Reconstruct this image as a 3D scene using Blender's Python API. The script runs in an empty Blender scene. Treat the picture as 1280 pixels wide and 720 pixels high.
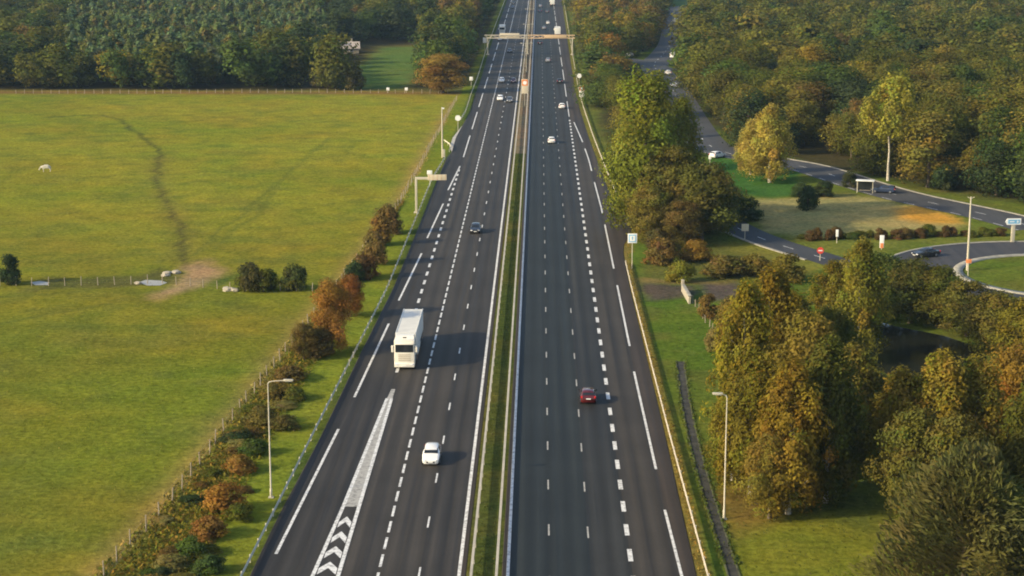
import bpy, bmesh, math, random
import numpy as np
from mathutils import Vector, Matrix
random.seed(7)
S = bpy.context.scene
COL = S.collection
PI = math.pi

# ------------------------------------------------------------------ camera
W0, H0 = 1280.0, 720.0
F_PX = 2256.0
CAM_H = 54.9
TH = math.atan((360 + 116) / F_PX)
PSI = math.atan((675 - 640) / F_PX * math.cos(TH))
FWD = Vector((-math.sin(PSI) * math.cos(TH), math.cos(PSI) * math.cos(TH), -math.sin(TH)))
RGT = Vector((math.cos(PSI), math.sin(PSI), 0))
UPV = RGT.cross(FWD)
EYE = Vector((0, 0, CAM_H))

def at(px, py, z=0.0):
    """ground point (height z) seen at a pixel of the 1280x720 photograph"""
    d = FWD * F_PX + RGT * (px - 640) - UPV * (py - 360)
    k = (z - CAM_H) / d.z
    p = EYE + d * k
    return Vector((p.x, p.y, z))

def proj(x, y, z=0.0):
    v = Vector((x, y, z)) - EYE
    w = v.dot(FWD)
    return 640 + F_PX * v.dot(RGT) / w, 360 - F_PX * v.dot(UPV) / w

def height_for(px, py, ty):
    """height of a vertical thing standing at pixel (px,py) whose top shows at row ty"""
    b = at(px, py)
    lo, hi = 0.0, 54.0
    for _ in range(40):
        m = (lo + hi) / 2
        if proj(b.x, b.y, m)[1] > ty: lo = m
        else: hi = m
    return lo

def ppm(px, py):
    b = at(px, py)
    return F_PX / (b - EYE).dot(FWD)

cam = bpy.data.cameras.new('camera')
cam.sensor_width = 36; cam.lens = 36 * F_PX / W0
cam.clip_start = 1; cam.clip_end = 9000
co = bpy.data.objects.new('camera', cam); COL.objects.link(co)
rot = Matrix((RGT, UPV, -FWD)).transposed()
co.matrix_world = Matrix.Translation(EYE) @ rot.to_4x4()
S.camera = co

# ------------------------------------------------------------------ light
SUN_EL = math.radians(24)
LAZ = math.radians(24)
LDIR = Vector((math.cos(LAZ) * math.cos(SUN_EL), math.sin(LAZ) * math.cos(SUN_EL), -math.sin(SUN_EL)))
sl = bpy.data.lights.new('sun', 'SUN'); sl.energy = 3.5; sl.angle = math.radians(0.6); sl.color = (1.0, 0.84, 0.53)
so = bpy.data.objects.new('sun', sl); COL.objects.link(so)
so.rotation_euler = LDIR.to_track_quat('-Z', 'Y').to_euler(); so.location = (-300, -100, 300)
wd = bpy.data.worlds.new('World'); S.world = wd; wd.use_nodes = True
nt = wd.node_tree; nt.nodes.clear()
sky = nt.nodes.new('ShaderNodeTexSky'); sky.sky_type = 'NISHITA'; sky.sun_disc = False
sky.sun_elevation = SUN_EL; sky.sun_rotation = math.atan2(-LDIR.x, -LDIR.y); sky.dust_density = 2.0
bg = nt.nodes.new('ShaderNodeBackground'); bg.inputs['Strength'].default_value = 0.145
wo = nt.nodes.new('ShaderNodeOutputWorld')
nt.links.new(sky.outputs[0], bg.inputs[0]); nt.links.new(bg.outputs[0], wo.inputs[0])
S.view_settings.view_transform = 'Standard'; S.view_settings.look = 'None'
S.view_settings.exposure = 0.68; S.view_settings.gamma = 1.0
S.view_settings.use_curve_mapping = False
S.cycles.filter_width = 1.9
S.cycles.max_bounces = 5; S.cycles.diffuse_bounces = 2; S.cycles.glossy_bounces = 2
S.cycles.transmission_bounces = 3; S.cycles.volume_bounces = 0; S.cycles.transparent_max_bounces = 4
S.cycles.use_denoising = True

# ------------------------------------------------------------------ helpers
def tag(o, label=None, cat=None, group=None, kind=None):
    if label: o['label'] = label
    if cat: o['category'] = cat
    if group: o['group'] = group
    if kind: o['kind'] = kind
    return o

def empty(name, loc=(0, 0, 0), rz=0.0, label=None, cat=None, group=None):
    o = bpy.data.objects.new(name, None); COL.objects.link(o)
    o.empty_display_size = 0.3
    o.location = loc; o.rotation_euler = (0, 0, rz)
    return tag(o, label, cat, group)

class MB:
    def __init__(s): s.v = []; s.f = []; s.m = []
    def face(s, pts, m=0):
        b = len(s.v); s.v += [tuple(p) for p in pts]; s.f.append(tuple(range(b, b + len(pts)))); s.m.append(m)
    def box(s, c, d, m=0, rz=0.0, bev=0.0):
        x, y, z = d[0] / 2, d[1] / 2, d[2] / 2
        if bev > 0:
            bm = bmesh.new(); bmesh.ops.create_cube(bm, size=1.0)
            bmesh.ops.scale(bm, vec=d, verts=bm.verts)
            bmesh.ops.bevel(bm, geom=bm.edges[:], offset=bev, segments=2, affect='EDGES', profile=0.6)
            vs = [v.co.copy() for v in bm.verts]; bm.verts.index_update()
            fs = [[v.index for v in f.verts] for f in bm.faces]; bm.free()
        else:
            vs = [Vector(p) for p in ((-x,-y,-z),(x,-y,-z),(x,y,-z),(-x,y,-z),(-x,-y,z),(x,-y,z),(x,y,z),(-x,y,z))]
            fs = [(0,3,2,1),(4,5,6,7),(0,1,5,4),(1,2,6,5),(2,3,7,6),(3,0,4,7)]
        R = Matrix.Rotation(rz, 3, 'Z'); b = len(s.v); c = Vector(c)
        s.v += [tuple(R @ p + c) for p in vs]
        for f in fs: s.f.append(tuple(b + i for i in f)); s.m.append(m)
        return s
    def tube(s, pts, rad, n=8, m=0, cap=True):
        pts = [Vector(p) for p in pts]; b = len(s.v)
        if not hasattr(rad, '__len__'): rad = [rad] * len(pts)
        for i, p in enumerate(pts):
            d = (pts[min(i + 1, len(pts) - 1)] - pts[max(i - 1, 0)]).normalized()
            a = d.orthogonal().normalized() if abs(d.z) > .99 else d.cross(Vector((0, 0, 1))).normalized()
            c = d.cross(a)
            for k in range(n):
                t = 2 * PI * k / n
                s.v.append(tuple(p + (a * math.cos(t) + c * math.sin(t)) * rad[i]))
        for i in range(len(pts) - 1):
            for k in range(n):
                k2 = (k + 1) % n
                s.f.append((b + i * n + k, b + i * n + k2, b + (i + 1) * n + k2, b + (i + 1) * n + k)); s.m.append(m)
        if cap:
            s.f.append(tuple(b + k for k in range(n))[::-1]); s.m.append(m)
            e = b + (len(pts) - 1) * n
            s.f.append(tuple(e + k for k in range(n))); s.m.append(m)
        return s
    def build(s, name, mats, parent=None, smooth=0):
        me = bpy.data.meshes.new(name)
        me.from_pydata(s.v, [], s.f)
        if not isinstance(mats, (list, tuple)): mats = [mats]
        for m in mats: me.materials.append(m)
        if len(mats) > 1: me.polygons.foreach_set('material_index', s.m)
        if smooth:
            me.polygons.foreach_set('use_smooth', [True] * len(me.polygons))
            me.set_sharp_from_angle(angle=math.radians(smooth))
        me.update()
        o = bpy.data.objects.new(name, me); COL.objects.link(o)
        if parent is not None: o.parent = parent
        return o

def copy_tree(o, parent=None):
    c = o.copy(); COL.objects.link(c)
    if parent is not None: c.parent = parent
    for ch in [x for x in KIDS.get(o.name, [])]:
        copy_tree(ch, c)
    return c
KIDS = {}
def index_kids(o):
    """remember the children of a prototype (Object.children is slow in big scenes)"""
    KIDS[o.name] = list(o.children)
    for ch in KIDS[o.name]: index_kids(ch)

def np_mesh(name, V, Q, mat, cols=None, parent=None):
    me = bpy.data.meshes.new(name)
    nv, nf = len(V), len(Q); k = Q.shape[1]
    me.vertices.add(nv); me.vertices.foreach_set('co', np.ascontiguousarray(V, np.float32).ravel())
    me.loops.add(nf * k); me.loops.foreach_set('vertex_index', np.ascontiguousarray(Q, np.int32).ravel())
    me.polygons.add(nf); me.polygons.foreach_set('loop_start', np.arange(nf, dtype=np.int32) * k)
    if cols is not None:
        dom = 'FACE' if len(cols) == nf and nf != nv else 'POINT'
        a = me.attributes.new('col', 'FLOAT_COLOR', dom)
        c4 = np.ones((len(cols), 4), np.float32); c4[:, :3] = cols
        a.data.foreach_set('color', c4.ravel())
    me.materials.append(mat)
    me.update(calc_edges=True)
    o = bpy.data.objects.new(name, me); COL.objects.link(o)
    if parent is not None: o.parent = parent
    return o

# ------------------------------------------------------------------ materials
def new_mat(name):
    m = bpy.data.materials.new(name); m.use_nodes = True
    t = m.node_tree; t.nodes.clear()
    out = t.nodes.new('ShaderNodeOutputMaterial')
    return m, t, out
def node(t, typ, **kw):
    n = t.nodes.new(typ)
    for k, v in kw.items(): setattr(n, k, v)
    return n
def noise(t, scale, detail=4, rough=.6, vec=None):
    n = node(t, 'ShaderNodeTexNoise'); n.inputs['Scale'].default_value = scale
    n.inputs['Detail'].default_value = detail; n.inputs['Roughness'].default_value = rough
    if vec is not None: t.links.new(vec, n.inputs['Vector'])
    return n.outputs['Fac']
def maprange(t, v, a, b, c, d):
    n = node(t, 'ShaderNodeMapRange'); t.links.new(v, n.inputs[0])
    for i, x in enumerate((a, b, c, d)): n.inputs[1 + i].default_value = x
    return n.outputs[0]
def mul_col(t, c, f):
    n = node(t, 'ShaderNodeVectorMath', operation='MULTIPLY'); t.links.new(c, n.inputs[0]); t.links.new(f, n.inputs[1])
    return n.outputs[0]
def mathn(t, op, a, b):
    n = node(t, 'ShaderNodeMath', operation=op)
    for i, x in enumerate((a, b)):
        if isinstance(x, (int, float)): n.inputs[i].default_value = x
        else: t.links.new(x, n.inputs[i])
    return n.outputs[0]

def simple(name, col, rough=.6, metal=0.0, var=.12, scale=3.0, spec=.4, coat=0.0, emit=None):
    m, t, out = new_mat(name)
    b = node(t, 'ShaderNodeBsdfPrincipled')
    tc = node(t, 'ShaderNodeTexCoord')
    f = maprange(t, noise(t, scale, 5, .6, tc.outputs['Object']), .3, .7, 1 - var, 1 + var)
    rgb = node(t, 'ShaderNodeRGB'); rgb.outputs[0].default_value = (*col, 1)
    t.links.new(mul_col(t, rgb.outputs[0], f), b.inputs['Base Color'])
    b.inputs['Roughness'].default_value = rough; b.inputs['Metallic'].default_value = metal
    b.inputs['Specular IOR Level'].default_value = spec
    if coat: b.inputs['Coat Weight'].default_value = coat; b.inputs['Coat Roughness'].default_value = .06
    if emit:
        b.inputs['Emission Color'].default_value = (*emit[:3], 1); b.inputs['Emission Strength'].default_value = emit[3]
    t.links.new(b.outputs[0], out.inputs[0])
    return m

def leaf_material():
    m, t, out = new_mat('foliage')
    a = node(t, 'ShaderNodeAttribute', attribute_name='col')
    oi = node(t, 'ShaderNodeObjectInfo')
    c = mul_col(t, a.outputs['Color'], oi.outputs['Color'])
    d = node(t, 'ShaderNodeBsdfDiffuse'); t.links.new(c, d.inputs[0])
    tr = node(t, 'ShaderNodeBsdfTranslucent'); t.links.new(c, tr.inputs[0])
    mx = node(t, 'ShaderNodeMixShader'); mx.inputs[0].default_value = .35
    t.links.new(d.outputs[0], mx.inputs[1]); t.links.new(tr.outputs[0], mx.inputs[2])
    t.links.new(mx.outputs[0], out.inputs[0])
    return m
LEAF = leaf_material()

def ground_material():
    m, t, out = new_mat('meadow_and_verge_ground')
    a = node(t, 'ShaderNodeAttribute', attribute_name='col')
    geo = node(t, 'ShaderNodeNewGeometry'); P = geo.outputs['Position']
    big = noise(t, .035, 5, .62, P); mid = noise(t, .22, 5, .65, P); fine = noise(t, 1.3, 6, .72, P)
    f = mathn(t, 'MULTIPLY', maprange(t, mid, .3, .7, .80, 1.20), maprange(t, fine, .28, .72, .50, 1.50))
    c = mul_col(t, a.outputs['Color'], f)
    # hue drift: greener / strawier patches
    hue = node(t, 'ShaderNodeMix', data_type='RGBA'); hue.inputs['A'].default_value = (.82, 1.0, 1.0, 1); hue.inputs['B'].default_value = (1.14, .99, .95, 1)
    hv = mathn(t, 'ADD', mathn(t, 'MULTIPLY', big, .55), mathn(t, 'MULTIPLY', noise(t, .11, 5, .7, P), .45))
    t.links.new(maprange(t, hv, .36, .64, 0, 1), hue.inputs['Factor'])
    c = mul_col(t, c, hue.outputs['Result'])
    b = node(t, 'ShaderNodeBsdfPrincipled'); b.inputs['Roughness'].default_value = 1.0; b.inputs['Specular IOR Level'].default_value = 0.0
    t.links.new(c, b.inputs['Base Color'])
    bp = node(t, 'ShaderNodeBump'); bp.inputs['Strength'].default_value = .55; bp.inputs['Distance'].default_value = .35
    t.links.new(mathn(t, 'ADD', fine, mathn(t, 'MULTIPLY', mid, 1.6)), bp.inputs['Height']); t.links.new(bp.outputs[0], b.inputs['Normal'])
    t.links.new(b.outputs[0], out.inputs[0])
    return m

def asphalt_material(name, x0=None):
    m, t, out = new_mat(name)
    a = node(t, 'ShaderNodeAttribute', attribute_name='col')
    geo = node(t, 'ShaderNodeNewGeometry'); P = geo.outputs['Position']
    mp = node(t, 'ShaderNodeMapping'); mp.inputs['Scale'].default_value = (1.6, .012, 1); t.links.new(P, mp.inputs[0])
    streak = noise(t, 1.0, 4, .6, mp.outputs[0])
    patch = noise(t, .09, 4, .6, P); grain = noise(t, 9, 3, .7, P)
    f = mathn(t, 'MULTIPLY', maprange(t, streak, .3, .7, .68, 1.34), mathn(t, 'MULTIPLY', maprange(t, patch, .3, .7, .84, 1.16), maprange(t, grain, .3, .7, .82, 1.18)))
    if x0 is not None:   # tyre-polished wheel tracks, two to a lane, and oil-darkened lane centres
        sx = node(t, 'ShaderNodeSeparateXYZ'); t.links.new(P, sx.inputs[0])
        wv = mathn(t, 'COSINE', mathn(t, 'MULTIPLY', mathn(t, 'SUBTRACT', sx.outputs['X'], x0), 2 * PI / 1.735), 0)
        mp2 = node(t, 'ShaderNodeMapping'); mp2.inputs['Scale'].default_value = (.3, .01, 1); t.links.new(P, mp2.inputs[0])
        amp = maprange(t, noise(t, 1.0, 3, .6, mp2.outputs[0]), .3, .7, .06, .30)
        f = mathn(t, 'MULTIPLY', f, mathn(t, 'ADD', 1.0, mathn(t, 'MULTIPLY', wv, amp)))
    c = mul_col(t, a.outputs['Color'], f)
    b = node(t, 'ShaderNodeBsdfPrincipled'); t.links.new(c, b.inputs['Base Color'])
    t.links.new(maprange(t, streak, .3, .7, .62, .82), b.inputs['Roughness']); b.inputs['Specular IOR Level'].default_value = .22
    bp = node(t, 'ShaderNodeBump'); bp.inputs['Strength'].default_value = .15; bp.inputs['Distance'].default_value = .02
    t.links.new(grain, bp.inputs['Height']); t.links.new(bp.outputs[0], b.inputs['Normal'])
    t.links.new(b.outputs[0], out.inputs[0])
    return m
ASPH = asphalt_material('asphalt'); ASPH_L = asphalt_material('asphalt_worn_brown', -9.11); ASPH_R = asphalt_material('asphalt_worn_grey', 1.84)

def paint_material(name='road_paint', lo=(.20, .19, .18), hi=(.74, .73, .70)):
    m, t, out = new_mat(name)
    geo = node(t, 'ShaderNodeNewGeometry'); P = geo.outputs['Position']
    n1 = noise(t, 2.2, 6, .75, P)
    cr = node(t, 'ShaderNodeValToRGB'); t.links.new(n1, cr.inputs[0])
    cr.color_ramp.elements[0].position = .32; cr.color_ramp.elements[0].color = (*lo, 1)
    cr.color_ramp.elements[1].position = .54; cr.color_ramp.elements[1].color = (*hi, 1)
    b = node(t, 'ShaderNodeBsdfPrincipled'); t.links.new(cr.outputs[0], b.inputs['Base Color']); b.inputs['Roughness'].default_value = .6
    t.links.new(b.outputs[0], out.inputs[0])
    return m
PAINT = paint_material(); WORN = paint_material('worn_road_paint', (.12, .115, .105), (.42, .40, .36))
M = {}
M['steel'] = simple('galvanised_steel', (.58, .54, .43), .85, 0, .15, 1.5)
M['warm_rail'] = simple('weathered_rail', (.50, .44, .34), .6, .1, .2, .6)
M['pale_paint'] = simple('pale_painted_steel', (.46, .42, .32), .55, .0, .12)
M['tan_steel'] = simple('sun_tinted_steel', (.60, .42, .24), .55, 0, .12)  # orange sunlight on the gantry is put into this base colour
M['concrete'] = simple('concrete', (.42, .39, .34), .85, 0, .2, .8)
M['kerb'] = simple('kerb_stone', (.30, .28, .23), .85, 0, .3, .8)
M['bark'] = simple('bark', (.085, .065, .045), .9, 0, .35, 4)
M['birch_bark'] = simple('birch_bark', (.42, .38, .31), .8, 0, .45, 5)
M['wood'] = simple('weathered_post_wood', (.30, .25, .18), .85, 0, .25, 5)
M['wire'] = simple('fence_wire', (.25, .24, .22), .5, .6, .1)
M['tyre'] = simple('tyre_rubber', (.015, .015, .016), .8)
M['rim'] = simple('alloy_rim', (.45, .45, .46), .3, .9, .05)
M['glass_dark'] = simple('car_glass', (.018, .022, .026), .08, 0, .02, 1, .6)
M['lamp_white'] = simple('headlamp_glass', (.75, .76, .78), .12, 0, .03, 1, .7)
M['lamp_red'] = simple('tail_lamp', (.45, .02, .02), .2, 0, .05, 1, .6)
M['plate'] = simple('number_plate', (.75, .75, .72), .4, 0, .04)
M['black_trim'] = simple('black_trim', (.02, .02, .021), .5)
M['white_car'] = simple('white_car_paint', (.80, .79, .76), .28, 0, .04, 1, .5, .6)
M['red_car'] = simple('red_car_paint', (.085, .008, .008), .25, 0, .05, 1, .5, .6)
M['black_car'] = simple('black_car_paint', (.022, .024, .027), .22, 0, .05, 1, .5, .7)
M['grey_car'] = simple('grey_car_paint', (.12, .125, .135), .28, .3, .05, 1, .5, .6)
M['silver_car'] = simple('silver_car_paint', (.45, .46, .47), .28, .5, .05, 1, .5, .6)
M['blue_car'] = simple('dark_blue_car_paint', (.025, .04, .08), .25, .1, .05, 1, .5, .6)
M['truck_white'] = simple('truck_cab_paint', (.78, .74, .64), .35, 0, .06, 1, .5, .3)
M['trailer_side'] = simple('trailer_side_panel', (.74, .73, .68), .5, 0, .06, .8)
M['trailer_roof'] = simple('trailer_roof_sheet', (.66, .64, .58), .6, 0, .10, .7)
M['trailer_dark'] = simple('trailer_underframe', (.04, .04, .042), .7)
M['sign_white'] = simple('sign_white', (.80, .80, .77), .45, 0, .03)
M['sign_blue'] = simple('sign_blue', (.16, .42, .66), .45, 0, .04)
M['sign_back'] = simple('sign_back_metal', (.62, .54, .40), .5, .1, .08)
M['sign_orange'] = simple('sign_orange', (.72, .24, .08), .5, 0, .06)
M['sign_red'] = simple('sign_red', (.62, .06, .04), .45, 0, .05)
M['roof_tile'] = simple('pale_roof_tile', (.40, .34, .29), .85, 0, .2, 1.4)
M['render'] = simple('house_render', (.30, .25, .18), .9, 0, .08)
M['water'] = simple('pond_water', (.012, .014, .011), .12, 0, .2, .3, .5)
M['ditch_water'] = simple('ditch_water', (.34, .33, .30), .5, 0, .15, .3, .6)  # pale base colour stands in for sky reflected on the puddles
M['cow_hide'] = simple('cow_hide', (.55, .50, .40), .9, 0, .12, 2)
M['stone'] = simple('pale_stone', (.36, .32, .25), .9, 0, .2, 3)
M['soil'] = simple('bare_soil', (.26, .17, .10), .95, 0, .25, 1.2)
M['shade_dark_gravel'] = simple('drain_gravel_with_shade', (.042, .040, .032), .95, 0, .7, .9)  # gravel colour darkened to paint the shade of a sunken channel
M['drain_wall'] = simple('drain_wall', (.075, .08, .035), .95, 0, .6, 1.2)
M['lens'] = simple('lamp_lens', (.72, .72, .68), .25, 0, .03)

# ------------------------------------------------------------------ world lines (metres, from the photograph's rows)
def line_px(pts): return [at(*p) for p in pts]
def xfun(pts, z=0.0):
    q = sorted((at(px, py, z) for px, py in pts), key=lambda v: v.y)
    ys = np.array([v.y for v in q]); xs = np.array([v.x for v in q])
    def f(y):
        y = np.asarray(y, float)
        r = np.interp(y, ys, xs)
        s0 = (xs[1] - xs[0]) / (ys[1] - ys[0])
        r = np.where(y < ys[0], xs[0] + (y - ys[0]) * s0, r)
        return r
    return f
X_LIN, X_LLN, X_LTH, X_LEX = -6.62, -9.98, -13.42, -17.0
X_RIN, X_RL1, X_RL2, X_RTH = -2.53, .97, 4.47, 7.97
left_edge = xfun([(313,720),(345,652),(402,545),(447,450),(492,360),(517,300),(547,225),(558,198),(565,190),(570,172),(577,159),(588,140),(595,116),(602,97),(612,62),(634,0)])
right_edge = xfun([(870,720),(830,540),(787,360),(779,318),(779,306),(784,300),(790,291),(790,276),(781,261),(766,252),(757,230),(744,195),(735,170),(724,135),(718,110),(712,70),(702,0)])
left_rail = xfun([(300,720),(391,540),(483,360),(540,222),(556,196),(562,186)], .7)
right_rail = xfun([(886,720),(837,540),(790,360),(781,322)], .7)
left_bau = xfun([(345,693),(423,537),(443,497),(486,405),(498,377),(527,317),(534,298),(554,255),(560,238),(575,208)])
right_bau = xfun([(852,720),(831,638),(820,587),(792.5,465),(787,433),(767,335),(756,281),(752,262),(743,228),(736,200),(728,177),(717,152)])
D_NEAR, D_FAR = 118.0, 1250.0

# ------------------------------------------------------------------ ground sheet
rng = np.random.default_rng(11)
_lat = rng.random((256, 256)).astype(np.float32)
def vnoise(x, y, s):
    x = np.asarray(x) / s; y = np.asarray(y) / s
    xi = np.floor(x).astype(int); yi = np.floor(y).astype(int); fx = x - xi; fy = y - yi
    fx = fx * fx * (3 - 2 * fx); fy = fy * fy * (3 - 2 * fy)
    g = lambda a, b: _lat[a % 256, b % 256]
    return (g(xi, yi) * (1 - fx) + g(xi + 1, yi) * fx) * (1 - fy) + (g(xi, yi + 1) * (1 - fx) + g(xi + 1, yi + 1) * fx) * fy
def fbm(x, y, s): return (vnoise(x, y, s) + .5 * vnoise(x + 77, y + 31, s / 2) + .25 * vnoise(x + 13, y + 91, s / 4)) / 1.75

def inside(poly, X, Y):
    r = np.zeros(X.shape, bool); n = len(poly)
    for i in range(n):
        x1, y1 = poly[i]; x2, y2 = poly[(i + 1) % n]
        if y1 == y2: continue
        c = ((y1 > Y) != (y2 > Y)) & (X < (x2 - x1) * (Y - y1) / (y2 - y1) + x1)
        r ^= c
    return r
def poly_px(pts): return [(v.x, v.y) for v in line_px(pts)]
def dist_line(pts, X, Y):
    d = np.full(X.shape, 1e9)
    for (x1, y1), (x2, y2) in zip(pts[:-1], pts[1:]):
        L = (x2 - x1) ** 2 + (y2 - y1) ** 2
        t = np.clip(((X - x1) * (x2 - x1) + (Y - y1) * (y2 - y1)) / L, 0, 1)
        d = np.minimum(d, np.hypot(X - x1 - t * (x2 - x1), Y - y1 - t * (y2 - y1)))
    return d

FENCE = [(120,745),(134,715),(206,640),(275,549),(345,458),(420,364),(500,256),(575,117)]
SIDE_ROAD = [(848,8),(845,22),(841,40),(838,55),(829,68),(818,80),(824,92),(838,108),(850,128),(862,150),(880,176),(905,190),(950,199),(1010,210),(1080,232),(1130,246),(1180,257),(1240,270),(1300,286)]
SLIP_ROAD = [(818,82),(805,76),(790,74)]
EXIT_ROAD = [(880,245),(905,274),(930,289),(965,303),(1000,314),(1030,323),(1065,333),(1100,341),(1135,346)]
RB = at(1300, 340)
POND = [(1046,402),(1075,396),(1120,408),(1180,420),(1228,436),(1235,452),(1215,468),(1170,474),(1110,468),(1066,446)]

def make_ground():
    xs = np.concatenate([[-3000,-1800,-1000,-600,-420,-320,-270], np.arange(-240, 241, .85), [270,320,420,600,1000,1800,3000]])
    ys = [-3000,-1500,-600,-200,0,60,100]; y = 118.0
    while y < 1260: ys.append(y); y += max(.85, y * .0036)
    ys = np.array(ys + [1300,1400,1600,2000,3000], float)
    X, Y = np.meshgrid(xs, ys); sh = X.shape
    Xf, Yf = X.ravel(), Y.ravel()
    wx = Xf + (fbm(Xf, Yf, 9) - .5) * 5; wy = Yf + (fbm(Xf + 500, Yf + 40, 9) - .5) * 9
    C = np.zeros((len(Xf), 3)); 
    base_grass = np.array((.115, .105, .028)); C[:] = base_grass
    def lay(mask, col, a=1.0):
        mask = np.clip(np.asarray(mask, float) * a, 0, 1)[:, None]
        C[:] = C * (1 - mask) + np.array(col) * mask
    def soft(poly, r=1.2):
        m = np.zeros(len(Xf))
        for dx, dy in ((0,0),(r,0),(-r,0),(0,2*r),(0,-2*r),(.7*r,1.4*r),(-.7*r,-1.4*r)):
            m += inside(poly, wx + dx, wy + dy)
        return m / 7
    n1 = fbm(Xf, Yf, 38); n2 = fbm(Xf + 300, Yf, 14); n3 = fbm(Xf, Yf + 700, 5)
    # --- the left meadow
    fl = [(v.x, v.y) for v in line_px(FENCE)]
    fx = np.interp(Yf, [p[1] for p in fl], [p[0] for p in fl])
    field = (Xf < fx) & (Yf < at(300, 114).y + 3 * (n2 - .5))
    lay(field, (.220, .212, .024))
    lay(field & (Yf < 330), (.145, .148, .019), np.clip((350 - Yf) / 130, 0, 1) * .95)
    lay(field * np.clip((n1 - .47) * 5, 0, 1), (.145, .175, .016), .5)
    lay(field * np.clip((n2 - .52) * 6, 0, 1), (.25, .19, .022), .30)
    lay(field * np.clip((n3 - .55) * 6, 0, 1), (.12, .13, .026), .45)
    lay(field * np.clip((vnoise(Xf * .35 + Yf * .22, Yf * .06, 2.2) - .6) * 4, 0, 1), (.12, .115, .022), .25)
    lay(np.exp(-(dist_line(fl, Xf, Yf) / 2.2) ** 2) * (Yf < 520), (.30, .20, .070), .75)
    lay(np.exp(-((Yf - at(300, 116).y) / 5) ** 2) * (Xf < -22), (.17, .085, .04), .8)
    trail = [(60,147),(100,144),(130,144),(150,150),(165,162),(182,174),(198,186),(204,194),(197,206),(196,222),(203,244),(213,262),(224,278),(230,296),(231,312),(232,336)]
    lay(np.exp(-(dist_line(poly_px(trail), Xf + (n3 - .5) * 2.4, Yf) / .55) ** 2), (.050, .055, .020), .9)
    lay(np.exp(-(dist_line(poly_px(trail[7:]), Xf, Yf) / 2.6) ** 2), (.15, .125, .034), .35)
    for tr in ([(345,232),(322,262),(300,285),(272,310)], [(412,172),(380,200),(330,240),(290,275),(250,318)], [(0,372),(90,366),(150,356),(200,342)], [(0,405),(70,392),(140,380)], [(400,330),(330,322),(280,330)]):
        lay(np.exp(-(dist_line(poly_px(tr), Xf + (n2 - .5) * 3, Yf) / .65) ** 2), (.090, .105, .024), .5)
    lay(soft(poly_px([(182,372),(214,356),(229,334),(262,325),(278,334),(266,350),(238,362),(204,374)])), (.30, .205, .105))
    lay(soft(poly_px([(262,372),(270,352),(286,340),(296,342),(280,356)])), (.05, .085, .022))
    lay(soft(poly_px([(40,346),(150,344),(200,336),(220,346),(206,354),(150,360),(30,362)]), .8), (.08, .075, .03), .7)
    # --- left verge between fence and motorway
    le = left_edge(Yf)
    verge = (Xf >= fx) & (Xf < le + .4) & (Yf < 1250)
    lay(verge, (.125, .145, .017))
    lay(verge * np.clip((n2 - .45) * 5, 0, 1), (.15, .145, .030), .7)
    lr = left_rail(Yf)
    lay(verge & (Xf > lr - 5.5) & (Xf < lr - .4), (.165, .190, .020), .8)
    lay(verge & (Xf > lr - .2), (.070, .100, .024), .85)
    lay(verge & (Xf < lr - 6.5) & (Yf < 330), (.150, .140, .030), .7)
    # --- median
    med = (Xf > X_LIN + .4) & (Xf < X_RIN - .3)
    lay(med, (.070, .085, .020)); lay(med * np.clip((n3 - .5) * 6, 0, 1), (.13, .115, .028), .5)
    lay(med & (Yf > at(655, 192).y), (.20, .155, .10)); 
    # --- right side
    re = right_edge(Yf)
    R = (Xf > re - .5)
    lay(R, (.085, .130, .017))
    lay(R * np.clip((n1 - .45) * 5, 0, 1), (.135, .145, .026), .6)
    lay(R * np.clip((n3 - .55) * 6, 0, 1), (.12, .10, .03), .4)
    lay(R & (Xf < re + 1.3), (.20, .145, .036), .9)
    lay(R & (Xf < re + 5.5) & (Yf > at(790, 270).y), (.125, .135, .030), .7)
    lay(soft(poly_px([(905,640),(1090,640),(1120,760),(915,760),(900,690)])), (.165, .165, .018), .85)
    lay(soft(poly_px([(1000,620),(1095,600),(1100,660),(1020,650)])), (.085, .115, .024), .8)
    lay(soft(poly_px([(892,640),(935,560),(960,600),(985,640),(925,668)])), (.16, .105, .03), .8)
    lay(soft(poly_px([(795,357),(858,358),(862,372),(800,375)]), .8), (.085, .068, .052))
    lay(soft(poly_px([(866,352),(925,350),(925,374),(872,376)]), .8), (.095, .075, .062))
    lay(soft(poly_px([(795,350),(860,352),(925,347),(925,351),(860,357),(795,357)]), .6), (.20, .14, .05))
    lay(soft(poly_px([(940,250),(1010,244),(1085,246),(1130,256),(1195,276),(1205,286),(1120,290),(1010,296),(950,290)])), (.30, .25, .095))
    lay(soft(poly_px([(1125,262),(1150,258),(1205,276),(1200,282),(1130,274)])), (.52, .27, .045))
    lay(soft(poly_px([(885,196),(960,200),(1000,216),(1000,244),(940,247),(905,232)])), (.050, .120, .024))
    lay(soft(poly_px([(1000,300),(1060,292),(1200,284),(1290,290),(1290,300),(1150,304),(1085,322),(1040,318)])), (.14, .15, .028))
    lay(soft(poly_px([(800,330),(905,305),(1000,330),(1040,345),(960,352),(800,352)])), (.12, .105, .028), .7)
    lay(soft(poly_px([(900,312),(930,300),(1040,330),(1010,340)])), (.18, .16, .03), .8)
    # woodland floor
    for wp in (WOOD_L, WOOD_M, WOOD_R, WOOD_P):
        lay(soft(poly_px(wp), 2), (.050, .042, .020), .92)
    lay(soft(poly_px([(435,112),(445,84),(478,60),(520,58),(535,78),(500,112)]), 2), (.10, .15, .035))
    lay(soft(poly_px([(835,14),(900,14),(915,-12),(835,-12)]), 3), (.055, .105, .045))
    Z = np.where(np.abs(Xf) < 240, 0, 0.0)
    V = np.stack([Xf, Yf, Z], 1)
    i = np.arange(sh[0] * sh[1]).reshape(sh)
    Q = np.stack([i[:-1, :-1], i[:-1, 1:], i[1:, 1:], i[1:, :-1]], -1).reshape(-1, 4)
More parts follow.
